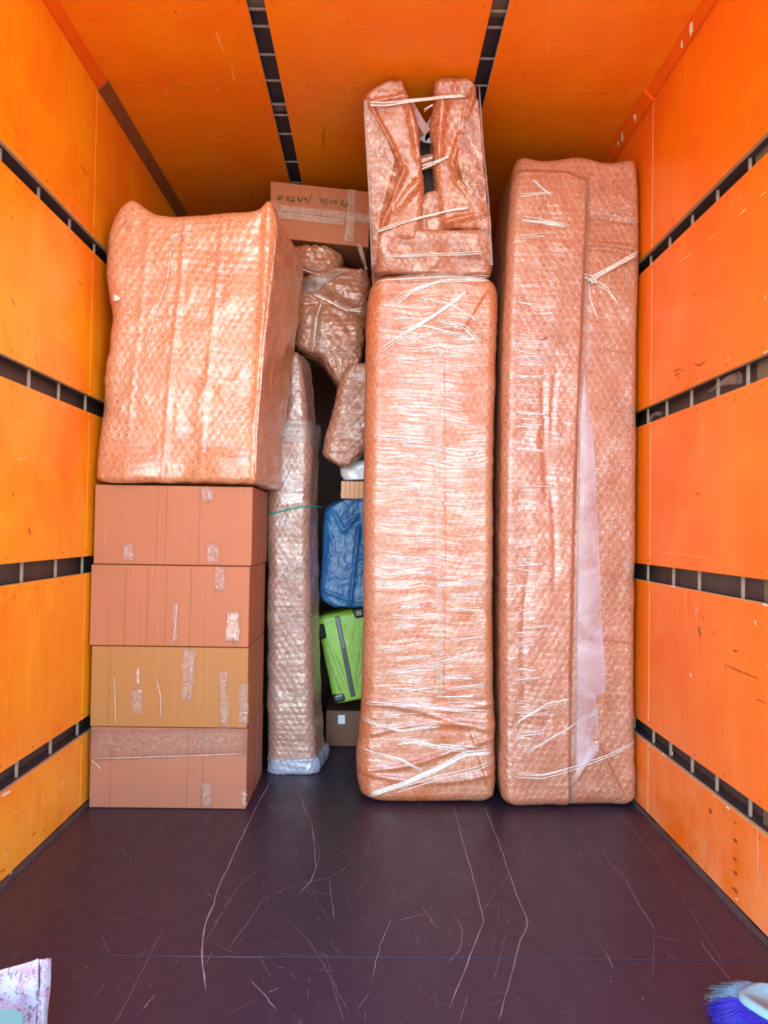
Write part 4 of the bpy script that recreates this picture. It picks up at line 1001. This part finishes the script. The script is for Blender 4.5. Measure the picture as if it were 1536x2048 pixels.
patch('wrap_fold', [(790, 550), (928, 541), (930, 560), (792, 568)], YC0, M['wrap_top'] if False else M['tape'], tcn, bv, .006, (16, 3), 1.5, .003)
S = M['strand']
for pix, r_, nf in (([(762, 702), (810, 668), (870, 632), (935, 585)], .004, 5), ([(790, 612), (830, 578), (880, 562), (978, 558)], .0030, 4), ([(768, 618), (800, 590), (860, 566)], .002, 2),
                    ([(745, 566), (880, 558), (980, 556)], .002, 2), ([(838, 596), (900, 606), (955, 640)], .002, 4), ([(870, 640), (930, 655), (962, 690)], .0022, 5), ([(800, 656), (850, 652), (930, 672)], .0022, 4),
                    ([(738, 1588), (800, 1565), (880, 1532), (930, 1505), (985, 1500)], .005, 5), ([(790, 1580), (870, 1555), (950, 1538), (990, 1520)], .003, 2), ([(716, 1500), (800, 1520), (850, 1545)], .0035, 2),
                    ([(722, 1405), (800, 1408), (900, 1418), (985, 1422)], .003, 3), ([(722, 1440), (800, 1462), (880, 1450)], .003, 3), ([(800, 1475), (900, 1495), (935, 1498)], .0026, 4), ([(765, 1345), (860, 1330), (960, 1300)], .002, 4)):
    strand('film_strand', pix, YC0, r_, S, tcn, bv, .004, 26, fibres=nf, spread=.014)
rs2 = random.Random(5)
for k in range(95):      # pulled film streaks, pale so they paint the flat front's highlight
    y0 = rs2.uniform(640, 1490); left = rs2.random() < .5
    xa = rs2.uniform(764, 800) if left else rs2.uniform(868, 900); xb = xa+rs2.uniform(40, 95)
    sl = rs2.uniform(-.02, .12)*(1 if y0 < 1150 else -1)*(1 if not left else .6)
    xb = min(xb, 974)
    strand('film_glint_streak', [(xa, y0), ((xa+xb)/2, y0+(xb-xa)*sl/2+rs2.uniform(-1, 1)), (xb, y0+(xb-xa)*sl)], YC0, rs2.uniform(.0010, .0019), S, tcn, bv, .0035, 10, fibres=rs2.choice([2, 3, 4]), spread=.012)

# ------------------------------------------------------------------ right bundle
tr_ = thing('bubble_wrapped_mattress', 'tallest bubble wrapped bundle against the right wall, with a milky film flap', 'package', (.91, 3.66, 0))
YR0 = 3.455
rows = [prow(y, l, r, YR0) for y, l, r in ((1616, 1012, 1262), (1600, 1004, 1271), (1560, 1000, 1274), (1500, 1001, 1272), (1400, 1001, 1271), (1200, 999, 1272), (1000, 1001, 1275), (800, 1004, 1276), (650, 1008, 1278), (500, 1014, 1281), (430, 1019, 1281), (370, 1024, 1279), (335, 1030, 1275), (316, 1036, 1272))]
rows[0] = (.004,)+rows[0][1:]
SEAM = [(2.9, .965), (2.3, .945), (1.4, .915), (.5, .905), (0, .905)]
def right_post(P, U, V):
    x, y, z = P[..., 0], P[..., 1], P[..., 2]
    fr = np.clip(1-(y-YR0)/.10, 0, 1)
    xs = np.interp(z, [a for a, _ in SEAM][::-1], [b for _, b in SEAM][::-1])
    topz = 2.862-.03*sm(x, .85, .96)
    y = y-fr*.024*(1-sm(x, xs-.004, xs+.006))*(1-sm(z, topz-.01, topz+.012))
    for zz, am in ((2.64, -.010), (2.52, .010), (2.50, -.006), (1.78, -.004), (1.02, -.005), (.72, -.008), (2.05, -.003)):
        y = y+fr*am*np.exp(-((z-zz-.02*np.sin(x*8))/.010)**2)*sm(x, xs, xs+.02)*-1
    # long soft wrinkles in the left part
    fl_ = (1-sm(x, xs-.05, xs))
    for x_c, za, zb, am in ((.80, .9, 2.0, .006), (.76, 1.3, 1.75, .006), (.84, 1.5, 2.0, .005), (.72, .4, 1.2, .005)):
        xc_ = x_c+.03*np.sin(z*4+x_c*20); y = y+fr*fl_*am*np.exp(-((x-xc_)/.012)**2)*sm(z, za, za+.15)*(1-sm(z, zb-.15, zb))
    y = y-fr*.012*(1-sm(z, .04, .4))
    for (xa, ya, xb, yb, am) in ((1195, 1490, 1250, 1605, .012), (1150, 1560, 1195, 1490, .010), (1195, 550, 1278, 512, .012)):
        A_, B_ = at(xa, ya, YR0), at(xb, yb, YR0); t_ = np.array([B_[0]-A_[0], B_[2]-A_[2]]); L = np.hypot(*t_); t_ /= L
        s_ = (x-A_[0])*t_[0]+(z-A_[2])*t_[1]; d_ = -(x-A_[0])*t_[1]+(z-A_[2])*t_[0]
        y = y-fr*am*np.exp(-(d_/.008)**2)*sm(s_, -.02, .02)*(1-sm(s_, L-.02, L+.03))
    z = z+.010*sm(z, 2.85, 2.93)*np.sin(x*22)
    return np.stack([x, y, z], -1)
def rback(z): return (.0, -.005)
wrapped('bubble_wrap', rows, .45, M['wrap_right'], tr_, .045, .03, .03, .0072, .025, .0006, .0030, (7, 7), 101, right_post, rback, .05, warp=.012)
bv = BODIES[tr_.name]
patch('tape_strip', [(1166, 352), (1181, 370), (1160, 1500), (1142, 1500)], YR0, M['tape_milky'], tr_, bv, .006, (3, 80), .8, 0)
patch('tape_strip', [(1143, 1480), (1160, 1480), (1150, 1606), (1132, 1600)], YR0, M['tape_milky'], tr_, bv, .008, (3, 12), .8, 0)
# milky film flap: jagged outline, as a thin sheet
FL = [(1168, 745), (1176, 800), (1183, 850), (1189, 920), (1192, 1000), (1196, 1090), (1200, 1180), (1203, 1250), (1207, 1310), (1212, 1384), (1190, 1390), (1195, 1440), (1198, 1458), (1180, 1478), (1199, 1500), (1152, 1546)]
LF = [(1166, 745), (1160, 850), (1158, 1000), (1155, 1180), (1154, 1300), (1153, 1400), (1152, 1480), (1151, 1545)]
fr_ = resample(FL, 50); V = []; nn = 6
lys, lxs = np.array([p[1] for p in LF], float), np.array([p[0] for p in LF], float)
for x, y in fr_:
    xl_ = float(np.interp(y, lys, lxs))
    for j in range(nn):
        q = xl_+(x-xl_)*j/(nn-1); V.append(snap(bv, at(q, y, YR0), .009)-np.array([0, .004*math.sin(j/(nn-1)*3.1)+random.uniform(0, .0015), 0]))
obj('film_flap', V, [(i*nn+j, (i+1)*nn+j, (i+1)*nn+j+1, i*nn+j+1) for i in range(49) for j in range(nn-1)], M['film_milky'], tr_, smooth=True)['label'] = 'milky white loose film flap'
for x0, x1, y0, y1 in ((1181, 1277, 415, 432), (1181, 1276, 440, 448), (1250, 1275, 815, 850), (1245, 1273, 1125, 1155)):
    patch('clear_tape', [(x0, y0), (x1, y0-3), (x1, y1-3), (x0, y1)], YR0, M['tape'], tr_, bv, .005, (12, 3), 1, 0, amp=.001)
for pix, r_, nf in (([(1166, 553), (1185, 556), (1225, 535), (1276, 508)], .005, 4), ([(1185, 560), (1215, 580), (1240, 615)], .002, 5), ([(1178, 560), (1180, 600), (1196, 640)], .002, 3),
                    ([(1040, 442), (1080, 446), (1130, 455)], .0025, 5), ([(1035, 396), (1070, 392), (1105, 390)], .002, 3), ([(1062, 368), (1085, 385), (1100, 392)], .002, 4), ([(1036, 478), (1090, 474)], .002, 3),
                    ([(1032, 610), (1075, 612)], .002, 3), ([(1030, 1545), (1080, 1548), (1160, 1528), (1235, 1500), (1270, 1482)], .003, 3), ([(1030, 1440), (1090, 1405), (1140, 1398)], .0022, 5), ([(1050, 1500), (1120, 1460), (1200, 1420)], .0016, 5)):
    strand('film_strand', pix, YR0, r_, S, tr_, bv, .004, 22, fibres=nf, spread=.012)
for k in range(55):  # pale film streaks gathered at the left edge to paint its highlight column
    y0 = rs2.uniform(640, 1500); xa = rs2.uniform(1026, 1040); xb = xa+rs2.uniform(22, 75)
    sl = rs2.uniform(0, .12) if y0 < 1200 else rs2.uniform(-.25, 0.)
    strand('film_glint_streak', [(xa, y0), (xb, y0+(xb-xa)*sl)], YR0, rs2.uniform(.0010, .0018), S, tr_, bv, .0035, 8, fibres=rs2.choice([2, 3]), spread=.01)
p = snap(bv, at(1183, 563, YR0), .012); V = []; Fc = []
wad = [tube([p+np.array([random.gauss(0, .012), random.uniform(-.012, 0), random.gauss(0, .010)]) for _ in range(5)], .005, 6, .5) for _ in range(7)]
V, Fc = merge(wad); obj('film_knot', V, Fc, S, tr_, smooth=True)
V, Fc = ribbon([snap(bv, at(x, y, YR0), .006) for x, y in ((1079, 681), (1083, 682), (1087, 680), (1091, 681))], [.004]*4, (0, -1, 0)); obj('ink_mark', V, Fc, simple('dark_ink', (.01, .005, .05), .5), tr_)

# ------------------------------------------------------------------ upper split bundle
tu = thing('bubble_wrapped_parcel', 'upper bundle with split open bubble wrap and dark gap, standing on the centre one', 'package', (.26, 3.55, 2.372))
def YT(py): return 3.46-(545-py)/395*.24
def trow(y, l, r): 
    Y = YT(y); a, b = at(l, y, Y), at(r, y, Y); return ((a[2]+b[2])/2, a[0], b[0], Y)
rows = [trow(y, l, r) for y, l, r in ((548, 748, 985), (530, 746, 987), (500, 746, 987), (475, 747, 986), (455, 750, 984))]
rows[0] = (2.397,)+rows[0][1:]
def blk_post(P, U, V):
    x, y, z = P[..., 0], P[..., 1], P[..., 2]
    fr = np.clip(1-(y-3.43)/.12, 0, 1)
    y = y+fr*.012*np.sin(x*30+z*14)*np.exp(-((z-2.47)/.08)**2)
    return np.stack([x, y, z], -1)
wrapped('lower_wrap', rows, .34, M['wrap_small'], tu, .05, .05, .03, .0065, .02, .0012, .006, (8, 10), 111, blk_post, None, 0)
bvb = BODIES[tu.name]
def limb(name, rws, seed, depth, creases, mt='wrap_top', cap=.02, off=0.):
    rr_ = [trow(y, l, r) for y, l, r in rws]; rr_ = [(z, a, b, y-off) for z, a, b, y in rr_]
    def pst(P, U, V):
        x, y, z = P[..., 0], P[..., 1], P[..., 2]
        yfr = np.interp(z, [q[0] for q in sorted(rr_)], [q[3] for q in sorted(rr_)])
        fr = np.clip(1-(y-yfr)/.12, 0, 1)
        for (xa, ya, xb, yb, am, wd) in creases:
            A_, B_ = at(xa, ya, YT(ya)), at(xb, yb, YT(yb)); t_ = np.array([B_[0]-A_[0], B_[2]-A_[2]]); L = np.hypot(*t_); t_ = t_/L
            s_ = (x-A_[0])*t_[0]+(z-A_[2])*t_[1]; d_ = -(x-A_[0])*t_[1]+(z-A_[2])*t_[0]
            y = y-fr*am*np.exp(-(d_/wd)**2)*sm(s_, -.03, .02)*(1-sm(s_, L-.02, L+.03))
        return np.stack([x, y, z], -1)
    o = wrapped(name, rr_, depth, M[mt], tu, .035, .03, .02, .006, cap, .0016, .005, (9, 9), seed, pst, None, .01, warp=.01)
    return o
LL = [(475, 748, 834), (462, 746, 838), (440, 744, 843), (400, 741, 848), (360, 742, 848), (340, 741, 846), (315, 738, 843), (280, 733, 840), (250, 731, 836), (220, 728, 828), (195, 727, 820), (180, 731, 814), (165, 756, 808), (156, 778, 803)]
o1 = limb('left_wrap', LL, 121, .20, [(735, 205, 808, 340, .030, .010), (808, 342, 762, 460, .028, .010), (735, 300, 800, 342, -.06, .035), (738, 420, 775, 395, -.055, .035), (733, 250, 760, 300, -.03, .03), (820, 220, 842, 320, .02, .02), (790, 420, 842, 360, .018, .018), (740, 205, 815, 192, .012, .008)], off=.0)
bl1 = BODIES[tu.name]
RL = [(456, 884, 984), (445, 882, 985), (425, 880, 984), (400, 878, 980), (360, 874, 975), (330, 870, 971), (300, 868, 968), (260, 863, 965), (230, 864, 962), (200, 868, 959), (170, 869, 955), (152, 871, 948)]
o2 = limb('right_wrap', RL, 131, .20, [(955, 165, 903, 330, .018, .014), (903, 332, 975, 430, .030, .010), (920, 345, 975, 395, -.06, .032), (935, 250, 975, 340, -.05, .035), (885, 200, 875, 320, .018, .02), (890, 445, 970, 428, .016, .012)], off=.0)
bl2 = BODIES[tu.name]
# the wrap rises between them at the bottom; brown board and a dark sheet painting the gap's shade behind
CL = [(478, 828, 892), (455, 835, 890), (430, 838, 888), (405, 842, 886), (388, 846, 882), (380, 850, 876)]
limb('middle_wrap', CL, 141, .05, [(845, 400, 850, 470, .01, .01)], 'wrap_small', .01, off=-.012)
a, b = at(745, 180, 3.30), at(970, 470, 3.42)
z_top = float(at(850, 285, 3.42)[2])
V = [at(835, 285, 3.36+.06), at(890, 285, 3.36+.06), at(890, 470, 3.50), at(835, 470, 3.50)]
obj('gap_shade_sheet', np.array(V+[np.array(v)+np.array([0, .02, 0]) for v in V]), [(0, 1, 2, 3), (7, 6, 5, 4), (0, 4, 5, 1), (1, 5, 6, 2), (2, 6, 7, 3), (3, 7, 4, 0)], M['dark'], tu)
def slabq(name, q, Y, th, m):
    V = [at(x, y, Y) for x, y in q]; k = len(V); V += [v+np.array([0, th, 0]) for v in V]
    Fc = [tuple(range(k-1, -1, -1)), tuple(range(k, 2*k))]+[(i, (i+1) % k, (i+1) % k+k, i+k) for i in range(k)]
    return bevel(obj(name, V, Fc, m, tu), .002, 1)
slabq('board_edge', [(838, 222), (848, 240), (858, 262), (836, 285)], 3.37, .02, M['card'])
slabq('wood_rail', [(840, 312), (880, 302), (880, 330), (840, 340)], 3.385, .02, M['board'])
slabq('wrap_tatter', [(812, 195), (828, 205), (845, 235), (861, 258), (850, 272), (836, 250)], 3.30, .004, M['film_milky'])
slabq('wrap_tatter', [(866, 225), (852, 248), (860, 262), (866, 285), (850, 284), (838, 276), (870, 262)], 3.34, .004, M['wrap_clear'])
# stretch film lines
for pix, r_, nf in (([(740, 212), (770, 209), (820, 201), (868, 197), (932, 191)], .0035, 6), ([(844, 335), (870, 325), (898, 312)], .0025, 5), ([(843, 322), (866, 314)], .002, 3), ([(752, 463), (800, 446), (850, 432), (900, 420), (940, 415)], .003, 4), ([(765, 515), (850, 511), (970, 506)], .0028, 2), ([(848, 222), (866, 210)], .0015, 4)):
    parts_ = []
    for f in range(nf):
        o1_, o2_ = random.uniform(-.011, .011), random.uniform(-.006, .006)
        P = []
        for i, (x, y) in enumerate(resample(pix, 22)):
            p = at(x, y, YT(y)-.012); best = p[1]
            for bb in (bl1, bl2, bvb):
                h_ = bb.ray_cast(Vector((p[0], 2.4, p[2])), Vector((0, 1, 0)))
                if h_[0] is not None: best = min(best, h_[0].y-.006)
            P.append(np.array([p[0], best, p[2]+o1_*(1-i/21)+o2_*i/21]))
        P = np.array(P)
        for _ in range(6): P[1:-1, 1] = np.minimum(P[1:-1, 1], (P[:-2, 1]+P[2:, 1])/2)
        parts_.append(tube(P, r_*.8, 6, .35))
    V, Fc = merge(parts_); obj('film_strand', V, Fc, S, tu, smooth=True)
for pix in ([(728, 205), (733, 300), (739, 400), (744, 540)], [(958, 170), (967, 300), (977, 400), (985, 530)]):
    P = [at(x, y, YT(y)-.002) for x, y in resample(pix, 16)]; V, Fc = tube(P, .004, 6, .5); obj('film_edge', V, Fc, M['tape_milky'], tu, smooth=True)
# film stretched over both sides from limb to limb
for lx in ([(728, 741), (735, 790), (742, 760), (745, 752)], [(957, 930), (966, 915), (976, 950), (985, 975)]):
    V = []; ysx = (200, 320, 430, 530)
    for (xo, xi), y in zip(lx, ysx):
        for k in range(4):
            x = xo+(xi-xo)*k/3; V.append(at(x, y, YT(y)-.004-.004*k))
    obj('film_side', V, [(i*4+j, i*4+j+1, (i+1)*4+j+1, (i+1)*4+j) for i in range(3) for j in range(3)], M['film'], tu, smooth=True)

# ------------------------------------------------------------------ small things
def wadfilm(name, label, pts_, Yc, nrep):
    t = thing(name, label, 'plastic film', tuple(on_wall(*pts_[0][:2], XW+.012)))
    V, Fc = [], []; n = 10
    for i, (x, y, hw) in enumerate(pts_):
        c = on_wall(x, y, XW+.012)
        for k in range(n):
            w_ = 2*math.pi*k/n; r_ = hw*random.uniform(.75, 1.15)
            V.append(c+np.array([-abs(.006*math.cos(w_))*1.5*math.copysign(1, math.cos(w_)), r_*.25*math.cos(w_), r_*math.sin(w_)]))
    for i in range(len(pts_)-1):
        for k in range(n): Fc.append((i*n+k, i*n+(k+1) % n, (i+1)*n+(k+1) % n, (i+1)*n+k))
    obj('film', V, Fc, M['tape_milky'], t, smooth=True)
wadfilm('film_scrap', 'larger scrap of crumpled clear film caught in a slot of the right wall', [(1420, 783, .003), (1430, 776, .004), (1438, 770, .008), (1448, 765, .013), (1460, 760, .018), (1470, 757, .020), (1478, 756, .022)], 0, 1)
wadfilm('film_scrap', 'tiny film loop hanging on the right wall slot just beside the tall right bundle', [(1299, 844, .004), (1302, 836, .004), (1307, 829, .005), (1313, 827, .008), (1319, 828, .010), (1323, 825, .003)], 0, 1)

# printed paper bag at the lower left
YPp = 1.86
t = thing('paper_bag', 'white printed paper bag with purple pattern at the lower left corner', 'bag', (-.92, YPp+.06, 0))
def sheet(name, top, xl_, xr_top, xr_bot, Y0, Y1, m, par, n=(10, 14)):
    """upright sheet standing on the floor, top edge following photo pixels"""
    V = []
    for j in range(n[0]+1):
        u = j/n[0]; Y = Y0+(Y1-Y0)*u+.004*math.sin(u*9)
        q = resample(top, n[0]+1)[j]; pt = at(q[0], q[1], Y)
        for i in range(n[1]+1):
            v = i/n[1]; V.append((pt[0]+.006*(v)*(-1 if u > .5 else 0)+.002*math.sin(v*7+u*5), pt[1]+.003*math.sin(v*6+j), pt[2]*(1-v)+.002*v))
    k = n[1]+1; Fc = [(j*k+i, j*k+i+1, (j+1)*k+i+1, (j+1)*k+i) for j in range(n[0]) for i in range(n[1])]
    o = obj(name, V, Fc, m, par, smooth=True); s_ = o.modifiers.new('thick', 'SOLIDIFY'); s_.thickness = .0012; return o
sheet('front_panel', [(-90, 1962), (-40, 1948), (0, 1939), (40, 1931), (60, 1925), (79, 1916)], 0, 0, 0, YPp-.01, YPp, M['paper'], t)
sheet('side_gusset', [(79, 1919), (88, 1920), (99, 1914)], 0, 0, 0, YPp+.004, YPp+.014, M['paper'], t, (4, 14))
sheet('back_panel', [(-90, 1955), (20, 1940), (80, 1922), (103, 1918)], 0, 0, 0, YPp+.045, YPp+.035, M['paper'], t, (8, 14))
sheet('inner_fold', [(82, 1925), (95, 1921), (102, 1920)], 0, 0, 0, YPp+.018, YPp+.022, M['paper'], t, (3, 14))
# cyan tub in front of it
tp = at(-14, 2066, 1.70); R_ = .044
t = thing('plastic_tub', 'small cyan plastic tub in front of the printed paper bag, mostly outside the frame', 'tub', (tp[0], 1.74, 0))
prof = [(0, .001), (R_*.8, .001), (R_*.85, .006), (R_*.97, tp[2]-.02), (R_, tp[2]-.016), (R_, tp[2]-.004), (R_*.96, tp[2]), (0, tp[2])]
V, Fc = [], []; n = 32
for r_, z in prof:
    for k in range(n): V.append((tp[0]+max(r_, .0005)*math.cos(2*math.pi*k/n), 1.74+max(r_, .0005)*math.sin(2*math.pi*k/n), z))
for i in range(len(prof)-1):
    for k in range(n): Fc.append((i*n+k, i*n+(k+1) % n, (i+1)*n+(k+1) % n, (i+1)*n+k))
obj('tub_body', V, Fc, M['cyan'], t, smooth=False)

# brush at the lower right
hc = on_floor(1548, 2012, .045)
t = thing('brush', 'broom head with violet and pale blue bristles lying at the lower right corner', 'brush', (hc[0], hc[1], 0))
# head: rounded plastic block, seen from above
V, Fc = [], []; n = 40
def head_ring(sx_, sy_, z):
    out = []
    for k in range(n):
        w_ = 2*math.pi*k/n; c_, s_ = math.cos(w_), math.sin(w_); e = .62
        x = sx_*math.copysign(abs(c_)**e, c_); y = sy_*math.copysign(abs(s_)**e, s_); a_ = math.radians(28)
        out.append((hc[0]+x*math.cos(a_)-y*math.sin(a_), hc[1]+x*math.sin(a_)+y*math.cos(a_), z))
    return out
rings = [(.060, .068, .022), (.066, .074, .028), (.068, .076, .050), (.063, .071, .060), (.052, .060, .063), (.048, .056, .0585), (.036, .044, .060), (.034, .042, .0565), (.002, .002, .0565)]
for r_ in rings: V += head_ring(*r_)
for i in range(len(rings)-1):
    for k in range(n): Fc.append((i*n+k, i*n+(k+1) % n, (i+1)*n+(k+1) % n, (i+1)*n+k))
Fc.append(tuple(range(n-1, -1, -1)))
obj('brush_head', V, Fc, M['pale_plastic'], t, smooth=True)
def bristles(name, m, a0, a1, count, seed, L0, L1):
    r_ = random.Random(seed); prs = []
    for _ in range(count):
        u = r_.random(); aa = math.radians(a0+(a1-a0)*u+r_.gauss(0, 4))
        st = np.array([hc[0]+.050*math.cos(aa), hc[1]+.058*math.sin(aa), r_.uniform(.022, .044)])
        L = r_.uniform(L0, L1)*(1.15 if r_.random() < .04 else 1)
        a2 = aa*.55+math.radians(168 if m is M['bristle_blue'] else 150)*.45+r_.gauss(0, .05)
        d = np.array([math.cos(a2), math.sin(a2), 0])
        P = [st, st+d*L*.5+np.array([0, 0, .004*r_.random()]), st+d*L+np.array([0, 0, -st[2]*r_.uniform(.35, .93)])]
        prs.append(tube(P, [.0011, .0010, .0004], 3))
    V, Fc = merge(prs); tag(obj(name, V, Fc, m, t, smooth=True), kind='stuff')
bristles('violet_bristles', M['bristle_blue'], 158, 235, 1500, 1, .085, .105)
bristles('pale_bristles', M['bristle_pale'], 80, 160, 1500, 2, .075, .10)
if prs: pass
